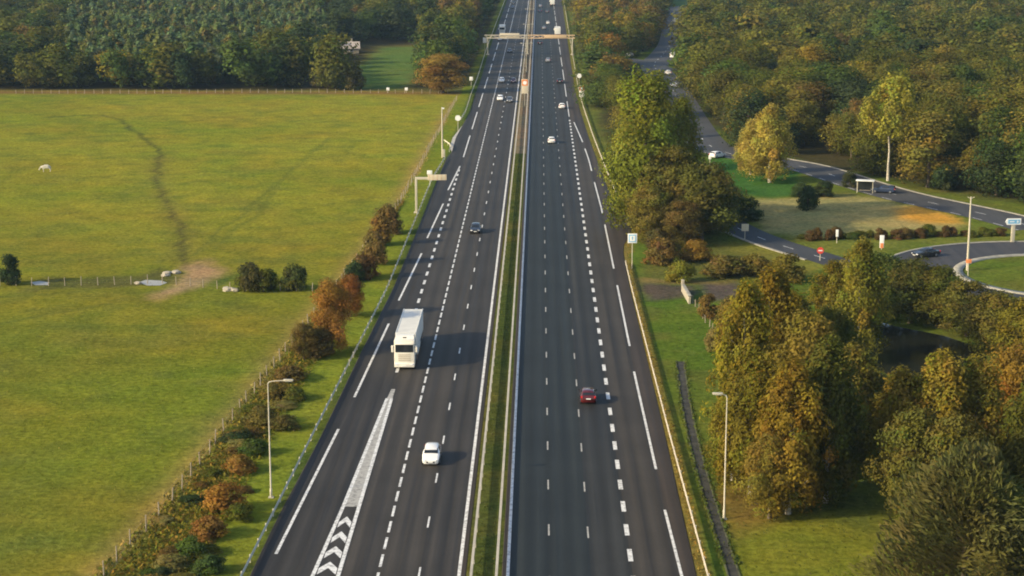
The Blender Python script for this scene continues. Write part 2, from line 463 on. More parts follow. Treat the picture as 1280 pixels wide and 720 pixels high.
    o = np_mesh('ground', V, Q, ground_material(), C)
    tag(o, 'green and straw coloured meadow and verges beside the motorway', kind='structure')

# woods as ground outlines in the photograph's pixels
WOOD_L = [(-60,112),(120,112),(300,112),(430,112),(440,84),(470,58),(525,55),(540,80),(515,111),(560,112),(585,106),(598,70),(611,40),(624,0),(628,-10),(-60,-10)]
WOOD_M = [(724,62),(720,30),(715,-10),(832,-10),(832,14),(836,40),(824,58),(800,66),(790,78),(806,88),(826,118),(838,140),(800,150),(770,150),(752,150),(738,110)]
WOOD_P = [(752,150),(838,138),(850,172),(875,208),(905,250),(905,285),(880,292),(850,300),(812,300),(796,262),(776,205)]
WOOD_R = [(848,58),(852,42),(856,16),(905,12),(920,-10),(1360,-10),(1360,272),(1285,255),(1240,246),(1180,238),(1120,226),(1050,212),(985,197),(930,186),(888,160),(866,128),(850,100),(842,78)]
make_ground()

# ------------------------------------------------------------------ motorway
def strip(mb_v, mb_q, mb_c, fa, fb, y0, y1, z, col, dy=4.0, nx=1):
    n = max(2, int(abs(y1 - y0) / dy) + 1)
    ys = np.linspace(y0, y1, n)
    for k in range(nx):
        a = fa(ys) + (fb(ys) - fa(ys)) * (k / nx); b = fa(ys) + (fb(ys) - fa(ys)) * ((k + 1) / nx)
        base = sum(len(v) for v in mb_v)
        V = np.empty((2 * n, 3)); V[0::2, 0] = a; V[1::2, 0] = b; V[0::2, 1] = ys; V[1::2, 1] = ys; V[:, 2] = z
        i = base + 2 * np.arange(n - 1)
        mb_v.append(V); mb_q.append(np.stack([i, i + 1, i + 3, i + 2], 1)); mb_c.append(np.tile(col, (2 * n, 1)))
const = lambda x: (lambda y: np.full(np.shape(y), float(x)))
def shift(f, d): return lambda y: f(y) + d

BROWN = (.042, .0360, .0295); DARK = (.028, .0248, .0220); BLUE = (.0190, .0230, .0235); EDGE = (.041, .0320, .0255); MIDB = (.034, .0300, .0260)
def carriageway(name, pieces, label):
    v, q, c = [], [], []
    for fa, fb, col in pieces: strip(v, q, c, fa, fb, D_NEAR, D_FAR, .05, col)
    # kerbless embankment sides so that the slab has a thickness
    for f, s in ((pieces[0][0], -1), (pieces[-1][1], 1)):
        n = 160; ys = np.linspace(D_NEAR, D_FAR, n); base = sum(len(a) for a in v)
        V = np.empty((2 * n, 3)); V[0::2, 0] = f(ys); V[1::2, 0] = f(ys) + s * .12; V[0::2, 1] = ys; V[1::2, 1] = ys; V[0::2, 2] = .05; V[1::2, 2] = -.05
        i = base + 2 * np.arange(n - 1); v.append(V)
        Q = np.stack([i, i + 2, i + 3, i + 1], 1) if s < 0 else np.stack([i, i + 1, i + 3, i + 2], 1)
        q.append(Q if s > 0 else Q[:, ::-1][:, ::-1]); c.append(np.tile(EDGE, (2 * n, 1)))
    o = np_mesh(name, np.concatenate(v), np.concatenate(q), ASPH_L if 'left' in name else ASPH_R, np.concatenate(c))
    tag(o, label, kind='structure')
mid_l = lambda y: np.minimum(left_bau(y), X_LEX - .05)
carriageway('motorway_left_carriageway', [(left_edge, mid_l, DARK), (mid_l, const(X_LEX), MIDB), (const(X_LEX), const(X_LTH), BROWN),
            (const(X_LTH), const(X_LLN), BROWN), (const(X_LLN), const(X_LIN), MIDB), (const(X_LIN), const(X_LIN + .5), EDGE)],
            'dark asphalt carriageway left of the planted median')
rb = lambda y: np.where(np.asarray(y) > at(717,152).y, np.minimum(right_bau(y), X_RTH + .5), right_bau(y))
carriageway('motorway_right_carriageway', [(const(X_RIN - .45), const(X_RIN), EDGE), (const(X_RIN), const(X_RL1), BLUE), (const(X_RL1), const(X_RL2), BLUE),
            (const(X_RL2), const(X_RTH), (.026, .0262, .0250)), (const(X_RTH), rb, BROWN), (rb, right_edge, EDGE)],
            'blue grey asphalt carriageway right of the planted median')

# painted lines
class Paint:
    def __init__(s): s.v = []; s.q = []; s.n = 0
    def seg(s, f, y0, y1, w, z=.058):
        n = max(2, int((y1 - y0) / 6) + 1); ys = np.linspace(y0, y1, n); x = f(ys)
        V = np.empty((2 * n, 3)); V[0::2, 0] = x - w / 2; V[1::2, 0] = x + w / 2; V[0::2, 1] = ys; V[1::2, 1] = ys; V[:, 2] = z
        i = s.n + 2 * np.arange(n - 1); s.v.append(V); s.q.append(np.stack([i, i + 1, i + 3, i + 2], 1)); s.n += 2 * n
    def dashes(s, f, ref, on, off, y0, y1, w):
        p = on + off; k = math.floor((y0 - ref) / p); y = ref + k * p
        while y < y1:
            if y + on > y0: s.seg(f, max(y, y0), min(y + on, y1), w)
            y += p
    def poly(s, pts, z=.058):
        n = len(pts)
        V = np.array([(p[0], p[1], z) for p in pts]); s.v.append(V)
        s.q.append(np.array([[s.n, s.n + 1, s.n + 2, s.n + 3]])); s.n += n
    def build(s, name, label, mat=None):
        o = np_mesh(name, np.concatenate(s.v), np.concatenate(s.q), mat or PAINT); tag(o, label, kind='structure'); return o
yof = lambda py, px=675: at(px, py).y
pm = Paint(); pw = Paint()
pm.seg(const(X_LIN), D_NEAR, D_FAR, .30); pm.seg(const(X_RIN), D_NEAR, D_FAR, .27)
pm.dashes(const(X_LLN), yof(604, 545) , 3, 10, D_NEAR, D_FAR, .17)
pw.dashes(const(X_RL1), yof(612.5), 3, 10, D_NEAR, D_FAR, .15)
pw.dashes(const(X_RL2), yof(615), 3, 10, D_NEAR, D_FAR, .15)
pm.dashes(const(X_LTH), yof(610), 3, 1.33, D_NEAR, 800, .24); pm.seg(const(X_LTH), 800, D_FAR, .22)
pm.dashes(const(X_RTH), yof(612), 3, 3.5, D_NEAR, yof(150), .42)
pm.dashes(const(X_RTH), yof(146, 712), 39, 13, yof(150), D_FAR, .24)
pm.dashes(const(X_LEX - .1), yof(466, 497), 3, 3.5, yof(466, 497), yof(211, 576), .38)
for ya, yb in (((345,693),(423,537)),((443,497),(486,405)),((505,376),(527,317)),((534,298),(554,255)),((560,238),(575,208))):
    pm.seg(left_bau, at(*ya).y, at(*yb).y, .28)
ydl = at(577, 206).y + 12
pm.dashes(const(X_LEX), ydl, 39, 13, ydl, D_FAR, .28)
for ya, yb in (((860,752),(831,638)),((820.5,587),(792.5,465)),((787,433),(769,357)),((768,336),(756,281)),((754,267),(743,228)),((741,214),(731,186)),((729,178),(717,153))):
    pm.seg(right_bau, at(*ya).y, at(*yb).y, .26)
# diverge nose: solid white tip, then two lines with chevrons
tip = at(490, 487); yb0 = at(440, 634).y; yend = D_NEAR
nl = xfun([(391,720),(429,634),(467,540),(484,498),(489.2,487),(494,476)]); nr = const(-16.75)
ys = np.linspace(yb0, tip.y, 24)
for a, b in zip(ys[:-1], ys[1:]):
    pw.poly([(float(nl(a)), a), (-16.65, a), (-16.65, b), (min(float(nl(b)), -16.68), b)])
pm.seg(nl, yend, tip.y - 4, .34, .062); pm.seg(nr, yend, tip.y - 4, .34, .062)
for py in (655, 674, 693, 713, 734):
    y = at(437, py).y; l = float(nl(y)) + .25; r = -17.0; mx_ = (l + r) / 2; h = 1.9; t = 1.5
    pm.poly([(l, y - h * .6), (l, y - h * .6 + t), (mx_, y + h), (mx_, y + h - t)][::-1]); pm.poly([(mx_, y + h - t), (r, y - h * .6), (r, y - h * .6 + t), (mx_, y + h)])
pw.build('worn_lane_markings', 'greyed lane dashes and worn painted nose of the exit', WORN)
pm.build('motorway_lane_markings', 'white painted lane lines and chevrons on the motorway')

# side road, exit road, roundabout
def ribbon(name, px, wa, wb, z, col, label, smooth=6):
    P = [at(*p) for p in px]
    pts = []
    for i in range(len(P) - 1):
        p0 = P[max(i - 1, 0)]; p1 = P[i]; p2 = P[i + 1]; p3 = P[min(i + 2, len(P) - 1)]
        for k in range(smooth):
            t = k / smooth
            pts.append(.5 * ((2 * p1) + (p2 - p0) * t + (2 * p0 - 5 * p1 + 4 * p2 - p3) * t * t + (-p0 + 3 * p1 - 3 * p2 + p3) * t ** 3))
    pts.append(P[-1]); V = []
    for i, p in enumerate(pts):
        d = (pts[min(i + 1, len(pts) - 1)] - pts[max(i - 1, 0)]).normalized(); s = Vector((d.y, -d.x, 0))
        V += [p + s * wa, p - s * wb]
    V = np.array([(v.x, v.y, z) for v in V]); i = 2 * np.arange(len(pts) - 1)
    Q = np.stack([i, i + 1, i + 3, i + 2], 1)
    if name:
        o = np_mesh(name, V, Q, ASPH, np.tile(col, (len(V), 1))); tag(o, label, kind='structure')
    return pts
side_pts = ribbon('side_road', SIDE_ROAD, 5.0, 5.0, .030, (.066, .066, .068), 'grey two lane road curving beside the right hand wood')
ribbon('access_road', [(838,88),(824,84),(805,78),(785,74),(770,73)], 3.4, 3.4, .036, (.058, .060, .064), 'short access road joining the side road among the trees')
exit_pts = ribbon('exit_road', EXIT_ROAD, 3.2, 3.2, .034, (.046, .047, .050), 'narrow dark slip road leading to the roundabout')
rb_c = at(1341, 345); rb_ri = abs(at(1195, 345).x - rb_c.x); rb_ro = abs(at(1107, 345).x - rb_c.x)
def ring(name, c, r0, r1, z, mat, col=None, n=96, label='', h=0):
    t = np.linspace(0, 2 * PI, n, endpoint=False); V = []; Q = []
    prof = [(r0, z), (r1, z)] if not h else [(r0, 0), (r0, z), (r1, z), (r1, 0)]
    k = len(prof)
    for a in t:
        for r, zz in prof: V.append((c.x + r * math.cos(a), c.y + r * math.sin(a), zz))
    for i in range(n):
        for j in range(k - 1):
            a = i * k + j; b = ((i + 1) % n) * k + j; Q.append((a, a + 1, b + 1, b) if 1 else 0)
    o = np_mesh(name, np.array(V), np.array(Q), mat, np.tile(col, (len(V), 1)) if col is not None else None)
    tag(o, label, kind='structure')
ring('roundabout_road', rb_c, rb_ri, rb_ro, .042, ASPH, (.050, .048, .050), label='dark asphalt ring of the roundabout')
ring('roundabout_inner_kerb', rb_c, rb_ri - 1.5, rb_ri, .14, M['kerb'], h=1, label='pale kerb round the grass island of the roundabout')
ring('roundabout_outer_kerb', rb_c, rb_ro, rb_ro + .55, .13, M['kerb'], h=1, label='pale kerb along the outside of the roundabout')
def kerb_line(name, pts, off, w, h, mat, label):
    mb = MB(); prev = None
    for i, p in enumerate(pts):
        d = (pts[min(i + 1, len(pts) - 1)] - pts[max(i - 1, 0)]).normalized(); s = Vector((d.y, -d.x, 0))
        a = p + s * off; b = p + s * (off + w)
        cur = [Vector((a.x, a.y, .0)), Vector((a.x, a.y, h)), Vector((b.x, b.y, h)), Vector((b.x, b.y, 0))]
        if prev:
            for j in range(3): mb.face([prev[j], prev[j + 1], cur[j + 1], cur[j]])
        prev = cur
    tag(mb.build(name, mat), label, kind='structure')
kerb_line('exit_road_kerb', exit_pts[8:-18], 3.2, .55, .14, M['kerb'], 'pale kerb on the near side of the slip road')
kerb_line('side_road_kerb', side_pts[70:], -5.5, .5, .13, M['kerb'], 'kerb on the wood side of the side road')
# side road centre dashes and edge line
sp = Paint()
def along(pts, off, on, offl, w, z):
    acc = 0.0
    for a, b in zip(pts[:-1], pts[1:]):
        L = (b - a).length; d = (b - a) / max(L, 1e-6); s = Vector((d.y, -d.x, 0)); u = 0.0
        while u < L:
            ph = (acc + u) % (on + offl)
            if ph < on:
                st = min(on - ph, L - u); p = a + d * u + s * off; q = a + d * (u + st) + s * off
                sp.poly([(p.x - s.x * w / 2, p.y - s.y * w / 2), (p.x + s.x * w / 2, p.y + s.y * w / 2), (q.x + s.x * w / 2, q.y + s.y * w / 2), (q.x - s.x * w / 2, q.y - s.y * w / 2)], z)
            else: st = min(on + offl - ph, L - u)
            u += max(st, .01)
        acc += L
along(side_pts, 0, 3, 10, .2, .042); along(exit_pts[:-8], 0, 3, 6, .16, .046); along(side_pts[60:], 4.4, 3, 3.5, .2, .042)
sp.build('side_road_markings', 'white dashes along the side road and slip road')

# pond, ditch water, drain, lay-by
def sheet(name, px, z, mat, label, kind='structure', world=None):
    p = world or [at(*q) for q in px]
    me = bpy.data.meshes.new(name); me.from_pydata([(v.x, v.y, z) for v in p], [], [tuple(range(len(p)))]); me.materials.append(mat)
    if me.polygons[0].normal.z < 0: me.flip_normals()
    o = bpy.data.objects.new(name, me); COL.objects.link(o); tag(o, label, kind=kind); return o
sheet('pond_water', POND, .03, M['water'], 'dark still pond hidden among the autumn trees')
sheet('ditch_water', [(173,353),(182,350),(202,351),(209,353.5),(200,357),(184,357)], .02, M['ditch_water'], 'bright puddle at the fence beside the bare soil')
sheet('puddle_water', [(38,353),(50,351.5),(62,353),(60,356.5),(44,356.5)], .02, M['ditch_water'], 'small puddle by the dark bush on the left')
drain = [at(850,452), at(855,490), at(862,528), at(873,575), at(888,628), at(905,682), at(918,722), at(930,765)]
kerb_line('drainage_channel', drain, -.42, .84, .02, M['shade_dark_gravel'], 'gravel drain darkened with recess shade, running down the right verge')
dfine = ribbon(None, [(850,452),(855,490),(862,528),(873,575),(888,628),(905,682),(918,722),(930,765)], 0, 0, 0, None, '', 10)
for of_ in (-.56, .42): kerb_line('drain_edge', dfine, of_, .14, .10, M['drain_wall'], 'rough dark edge of the drain on the right verge')
def small_stones():
    mb = MB(); r = random.Random(3)
    for (cx, cy, n, sx, sy) in ((203,343,10,6,3),(292,352,8,5,2)):
        pass
sheet('lay_by', [(562,184),(566,172),(577,158),(580,158),(572,182),(567,196)], .028, M['concrete'], 'pale grey hard standing beside the left carriageway')

# ------------------------------------------------------------------ foliage
def unit(a): return a / np.maximum(np.linalg.norm(a, axis=-1, keepdims=True), 1e-9)

def leaf_quads(pos, nrm, size, aspect, r, along=None):
    """irregular leaf-clump faces; along = preferred long direction"""
    n = len(pos)
    t = r.normal(size=(n, 3)) if along is None else along + r.normal(size=(n, 3)) * .35
    t = unit(t - nrm * (t * nrm).sum(1, keepdims=True)); b = np.cross(nrm, t)
    L = (size * aspect)[:, None]; Wd = size[:, None]
    j = lambda: r.uniform(.55, 1.15, (n, 1))
    V = np.stack([pos + t * L * j() * .5 + b * Wd * (j() - .8) * .4, pos + b * Wd * j() * .5 + t * L * (j() - .85) * .5,
                  pos - t * L * j() * .5 + b * Wd * (j() - .8) * .4, pos - b * Wd * j() * .5 + t * L * (j() - .85) * .5], 1)
    return V.reshape(-1, 3)

def crown_arrays(seed, H, W, base, style, nc, nl, ls):
    """returns leaf vertices, per-leaf tint and the clump centres"""
    r = np.random.default_rng(seed)
    u = r.random(nc) ** .9
    ang = r.random(nc) * 2 * PI + np.arange(nc) * 2.4
    if style == 'birch': prof = 1.42 * (1.02 - u) ** .58 * (u + .12) ** .30
    elif style == 'poplar': prof = np.sin(PI * np.clip(u * .86 + .10, 0, 1)) ** .6
    elif style == 'dome': prof = np.sin(PI * np.clip(u * .74 + .20, 0, 1)) ** .55
    elif style == 'wood': prof = np.sqrt(np.clip(1.0 - np.clip(u * 1.25 - .28, 0, 1) ** 2.2, 0, 1)) * np.clip(u * 3 + .55, 0, 1)
    elif style == 'thin': prof = np.sin(PI * np.clip(u * .72 + .22, 0, 1)) ** .6
    elif style == 'shrub': prof = np.sqrt(np.clip(1.02 - u ** 1.6, 0, 1))
    elif style == 'spray': prof = 1.15 * (1.02 - u) ** .62
    else: prof = np.sin(PI * np.clip(u * .80 + .14, 0, 1)) ** .7
    lob = 1 + .16 * np.sin(2 * ang + seed) + .12 * np.sin(3 * ang + 2 * seed) + (.22 * np.sin(5 * ang + 9 * u + seed) if style in ('birch', 'broad', 'spray') else 0)
    rad = W / 2 * prof * lob * np.sqrt(r.uniform(.16, 1, nc)) * .80
    c = np.stack([rad * np.cos(ang), rad * np.sin(ang), base + u * (H - base) * .93], 1)
    cr = W * r.uniform(.13, .23, nc) * {'birch': .62, 'poplar': .8, 'thin': .8, 'shrub': .95, 'spray': .72, 'broad': .82, 'dome': .72}.get(style, 1.05)
    k = r.choice(nc, nl, p=cr ** 2 / (cr ** 2).sum())
    d = unit(r.normal(size=(nl, 3)) + np.array([0, 0, .18]))
    sh = cr[k, None] * (.35 + .75 * r.random((nl, 1)) ** .7)
    st = {'birch': (.85, .85, 1.7), 'poplar': (.8, .8, 1.6), 'thin': (1, 1, 1.5), 'wood': (1, 1, 1.05), 'dome': (.9, .9, 1.25), 'shrub': (1, 1, .8), 'spray': (1, 1, .9)}.get(style, (1, 1, .78))
    pos = c[k] + d * sh * np.array(st)
    ax = pos - np.array([0, 0, base + .35 * (H - base)]); ax[:, 2] *= .6
    nrm = unit(d * (.6 if style in ('wood', 'dome') else .85) + unit(ax) * (1.0 if style in ('wood', 'dome') else .65) + r.normal(size=(nl, 3)) * .5)
    size = ls * r.uniform(.6, 1.35, nl)
    al = None; asp = np.full(nl, 1.35 if style != 'wood' else 1.1)
    if style == 'birch': al = np.tile([0, 0, -1.], (nl, 1)); asp[:] = 1.9; size *= .8
    if style == 'poplar': al = np.tile([0, 0, 1.], (nl, 1)); asp[:] = 1.6
    if style == 'spray':
        ac = unit(unit(np.stack([c[:, 0], c[:, 1], np.full(nc, .12 * W)], 1)) + r.normal(size=(nc, 3)) * .35); al = ac[k]; asp[:] = 4.2; size *= .5
        nrm = unit(np.cross(al, r.normal(size=(nl, 3)))); nrm *= np.sign((nrm * ax).sum(1, keepdims=True) + 1e-6)
    pos[:, 2] = np.maximum(pos[:, 2], .12)
    V = leaf_quads(pos, nrm, size, asp, r, al)
    ct = np.stack([1 + .08 * r.normal(size=nc), 1 + .06 * r.normal(size=nc), 1 + .10 * r.normal(size=nc)], 1) * (1 + .10 * r.normal(size=(nc, 1)))
    tint = np.clip(ct[k] * r.uniform(.78, 1.22, (nl, 1)), .35, 1.8)
    return V, tint, c

def quads(n): return np.arange(4 * n).reshape(-1, 4)

def trunk_mesh(seed, H, W, base, cents, rad, limbs, mat, multi=1):
    r = random.Random(seed); mb = MB()
    for s in range(multi):
        lean = Vector((r.uniform(-.4, .4), r.uniform(-.4, .4), 0)) * (W * .12 if multi == 1 else W * .35)
        pts = []; rr = []
        for i in range(7):
            t = i / 6
            pts.append(Vector((r.uniform(-1, 1) * rad * .5 * (i > 0), r.uniform(-1, 1) * rad * .5 * (i > 0), t * H * .86)) + lean * t ** 1.4)
            rr.append(rad * (1.35 if i == 0 else 1 - .86 * t))
        mb.tube(pts, rr, 7)
    idx = list(range(len(cents))); r.shuffle(idx)
    for i in idx[:limbs]:
        c = Vector(cents[i]); z0 = max(base * .6, c.z - (c.xy.length) * r.uniform(.5, .9)); z0 = min(max(z0, .15 * H), .8 * H)
        a = Vector((0, 0, z0)); m = a.lerp(c, .5) + Vector((0, 0, -.04 * H * r.random()))
        rr0 = rad * .42 * (1 - z0 / H * .6)
        mb.tube([a, m, c], [rr0, rr0 * .6, rr0 * .2], 5)
    o = mb.build('trunk', mat, smooth=60)
    return o

PROTO = {}
def proto_tree(key, seed, H, W, base, style, nc, nl, ls, rad, limbs, bark, multi=1):
    root = empty('tree_prototype')
    V, tint, c = crown_arrays(seed, H, W, base, style, nc, nl, ls)
    cr = np_mesh('crown', V, quads(nl), LEAF, tint, root)
    tr = trunk_mesh(seed, H, W, base, c, rad, limbs, M[bark], multi); tr.parent = root; tr.name = 'trunk'
    Hm = float(np.percentile(V[:, 2], 99.7)); Wm = 2 * float(np.percentile(np.hypot(V[:, 0], V[:, 1]), 97))
    PROTO.setdefault(key, []).append([root, tr, cr, Hm, Wm, 0])

for i in range(4): proto_tree('birch', 20 + i, 14, 7.0, 1.0, 'birch', 150, 17000, .24, .17, 16, 'birch_bark')
for i in range(4): proto_tree('oak', 40 + i, 13, 9.5, 1.2, 'broad', 105, 16000, .29, .30, 18, 'bark')
for i in range(2): proto_tree('poplar', 60 + i, 22, 13, 1.0, 'dome', 130, 24000, .33, .36, 20, 'bark')
for i in range(2): proto_tree('spray', 70 + i, 11, 12, .8, 'spray', 130, 22000, .33, .30, 24, 'bark')
for i in range(4): proto_tree('shrub', 80 + i, 2.6, 3.2, .15, 'shrub', 40, 3600, .18, .05, 12, 'bark', 3)
for i in range(2): proto_tree('airy', 90 + i, 18, 7.5, 8.0, 'poplar', 46, 7000, .29, .17, 14, 'birch_bark')
FAR = {}
def far_kind(key, n, H, W, base, style, nc, nl, ls, rad, bark):
    for i in range(n):
        proto_tree(key, hash_seed(key) + i, H, W, base, style, nc, nl, ls, rad, 7, bark)
        FAR.setdefault(key, []).append(crown_arrays(hash_seed(key) + 50 + i, H, W, base, style, max(10, int(nc * .7)), nl // 4, ls * 1.8)[:2] + (H, W))
def hash_seed(s): return sum(ord(ch) * (i + 3) for i, ch in enumerate(s)) % 1000
far_kind('wood_round', 6, 14, 10.5, 1.2, 'wood', 46, 5600, .44, .28, 'bark')
far_kind('wood_tall', 4, 17, 8.5, 1.6, 'wood', 46, 5400, .44, .25, 'bark')
far_kind('wood_thin', 6, 13, 4.6, .8, 'thin', 24, 1100, .50, .13, 'bark')

USED = set()
def plant(key, name, loc, h, w, color, label, cat='tree', group=None, var=None, rz=None):
    lst = PROTO[key]; k = random.randrange(len(lst)) if var is None else var % len(lst)
    p = lst[k]; root, tr, cr, H, W, used = p
    if used == 0:
        r2, t2, c2 = root, tr, cr
    else:
        r2 = root.copy(); COL.objects.link(r2); t2 = tr.copy(); COL.objects.link(t2); c2 = cr.copy(); COL.objects.link(c2)
        t2.parent = r2; c2.parent = r2
        for q in ('label', 'category', 'group'):
            if q in r2: del r2[q]
    p[5] += 1
    r2.name = name; t2.name = 'stem' if key == 'shrub' else 'trunk'; c2.name = 'foliage' if key == 'shrub' else 'crown'
    r2.location = loc; r2.rotation_euler = (0, 0, random.uniform(0, 6.28) if rz is None else rz)
    r2.scale = (w / W, w / W, h / H)
    j = random.uniform(.88, 1.12)
    c2.color = (color[0] * j, color[1] * j * random.uniform(.94, 1.06), color[2] * j, 1)
    return tag(r2, label, cat, group)

OLIVE = (.112, .117, .022); GOLD = (.225, .178, .024); ORANGE = (.26, .150, .026); GREEN = (.076, .108, .024); DKGREEN = (.050, .070, .026)
YGREEN = (.215, .205, .030); BROWN_F = (.150, .105, .032); RUST = (.21, .095, .024); TEAL = (.060, .085, .048); STRAW = (.24, .20, .06); GREYO = (.125, .118, .050)

def T(key, name, px, py, ty, wpx, color, label, group=None, var=None, cat='tree'):
    b = at(px, py); h = height_for(px, py, ty); w = wpx / ppm(px, py) * (.92 if key in ('birch', 'oak') else 1)
    return plant(key, name, (b.x, b.y, 0), h, w, color, label, cat, group, var)

# right foreground birches and their neighbours
AMB = (.215, .158, .022); DGOLD = (.180, .152, .022)
T('birch','birch_tree',985,642,452,112,AMB,'rusty gold birch with a pale trunk, foremost of the birch clump beside the right verge')
T('birch','birch_tree',938,618,440,104,DGOLD,'golden birch right behind the verge lamp post')
T('birch','birch_tree',1032,628,424,112,OLIVE,'olive birch with a pale trunk at the right side of the birch clump')
T('birch','birch_tree',1062,585,432,96,(.17,.135,.028),'dull golden birch at the dark gap in front of the pond')
T('birch','birch_tree',928,560,352,92,GOLD,'tall golden birch at the left edge of the birch clump')
T('birch','birch_tree',960,530,334,104,AMB,'tall amber birch at the back of the clump, beside the grey bare patch')
T('oak','broadleaf_tree',1005,575,392,120,(.18,.145,.028),'olive gold broadleaf tree in the middle of the birch clump')
T('birch','birch_tree',988,510,368,96,DGOLD,'muted yellow birch between the amber birch and the pond')
T('oak','broadleaf_tree',1036,500,384,90,OLIVE,'slim olive tree at the left end of the pond')
T('birch','birch_tree',915,600,486,70,DGOLD,'short dull golden birch at the very left of the clump, just behind the lamp post')
T('oak','broadleaf_tree',962,648,540,80,(.20,.15,.028),'low bushy amber tree at the foot of the birch clump')
T('oak','broadleaf_tree',925,470,372,64,(.22,.15,.028),'amber bushy tree behind the left edge of the birch clump')
T('birch','birch_tree',1073,452,300,84,(.20,.17,.028),'yellow olive birch rising in front of the roundabout entry')
T('birch','birch_tree',1040,420,326,70,DGOLD,'golden olive birch below the slip road kerb')
T('oak','broadleaf_tree',1100,400,318,96,GREEN,'green broadleaf tree on the far bank of the pond, beside the yellow olive birch')
T('oak','broadleaf_tree',1138,404,324,92,(.11,.112,.026),'dull green broadleaf tree on the far bank in front of the roundabout car')
T('oak','broadleaf_tree',1172,408,334,88,OLIVE,'olive tree on the far bank below the roundabout lamp')
T('oak','broadleaf_tree',1208,420,352,92,(.13,.12,.028),'olive broadleaf tree on the far bank near the roundabout kerb')
T('oak','broadleaf_tree',1246,440,366,96,(.16,.14,.03),'yellowing broadleaf tree at the right end of the pond')
T('oak','broadleaf_tree',1284,470,372,96,DGOLD,'dull gold broadleaf tree at the right edge beyond the pond')
T('birch','birch_tree',1124,610,462,104,DGOLD,'golden birch in front of the pond, left of the feathery tree')
T('birch','birch_tree',1168,612,442,112,(.24,.185,.028),'bright golden birch with twin tops in front of the pond')
T('birch','birch_tree',1212,606,448,108,(.22,.17,.028),'yellow birch standing behind the feathery grey green tree')
T('oak','broadleaf_tree',1140,655,512,112,(.135,.125,.026),'olive tree leaning out over the grass beside the feathery tree')
T('oak','broadleaf_tree',1264,575,434,112,(.26,.16,.028),'orange gold tree at the right edge in front of the pond')
T('birch','birch_tree',1285,650,470,110,OLIVE,'olive birch half cut by the right edge of the photo')
T('oak','broadleaf_tree',1190,670,520,110,(.15,.13,.028),'olive gold tree right behind the top of the feathery tree')
T('spray','feathery_willow_tree',1205,770,562,215,(.108,.102,.032),'big feathery grey green tree in the bottom right corner')
T('oak','broadleaf_tree',1085,545,478,62,DKGREEN,'dark green tree in the shade in front of the pond')
T('oak','broadleaf_tree',1100,512,468,56,TEAL,'blue green willow at the near edge of the pond')
T('oak','broadleaf_tree',1150,520,474,60,(.11,.11,.028),'dull olive tree at the near edge of the pond beside the willow')
# middle right, between motorway and slip road
PLR = (.185, .188, .028)
T('poplar','poplar_tree',804,288,89,116,PLR,'tall yellow green poplar beside the right carriageway', var=0)
T('poplar','poplar_tree',840,275,122,80,(.175,.178,.028),'shorter yellow green poplar just behind the tall one', var=1)
T('oak','broadleaf_tree',838,296,184,104,(.155,.15,.03),'olive tree in front of the poplars')
T('oak','broadleaf_tree',876,300,204,104,(.135,.135,.028),'wide olive tree between the poplars and the slip road')
T('oak','broadleaf_tree',812,304,232,70,(.18,.155,.03),'small yellowing tree close to the right carriageway below the poplar')
T('oak','broadleaf_tree',900,290,230,60,GREEN,'green tree at the bend of the slip road')
T('oak','broadleaf_tree',852,308,250,70,(.145,.115,.03),'brown tinged tree in front of the wide olive tree')
T('birch','birch_tree',962,228,132,70,(.38,.30,.06),'pale golden birch beside the grass triangle of the side road')
T('birch','birch_tree',938,218,150,46,(.33,.27,.06),'small pale golden birch left of the larger golden one')
T('airy','slender_tree',1110,226,94,72,(.27,.25,.038),'slender yellow tree with a long bare pale trunk beside the side road', var=0)
# autumn trees right of the field hedge (left verge)
T('oak','broadleaf_tree',415,440,350,62,(.24,.13,.028),'orange autumn tree in the field hedge, level with the truck')
T('oak','broadleaf_tree',438,396,344,44,RUST,'rust red tree in the field hedge behind the orange one')
T('oak','broadleaf_tree',553,116,68,70,(.26,.16,.036),'round orange brown tree at the far corner of the field', var=1)
T('oak','broadleaf_tree',380,450,404,36,BROWN_F,'small brown tree left of the orange hedge tree')
HX, HY = at(428, 66).x, at(428, 66).y

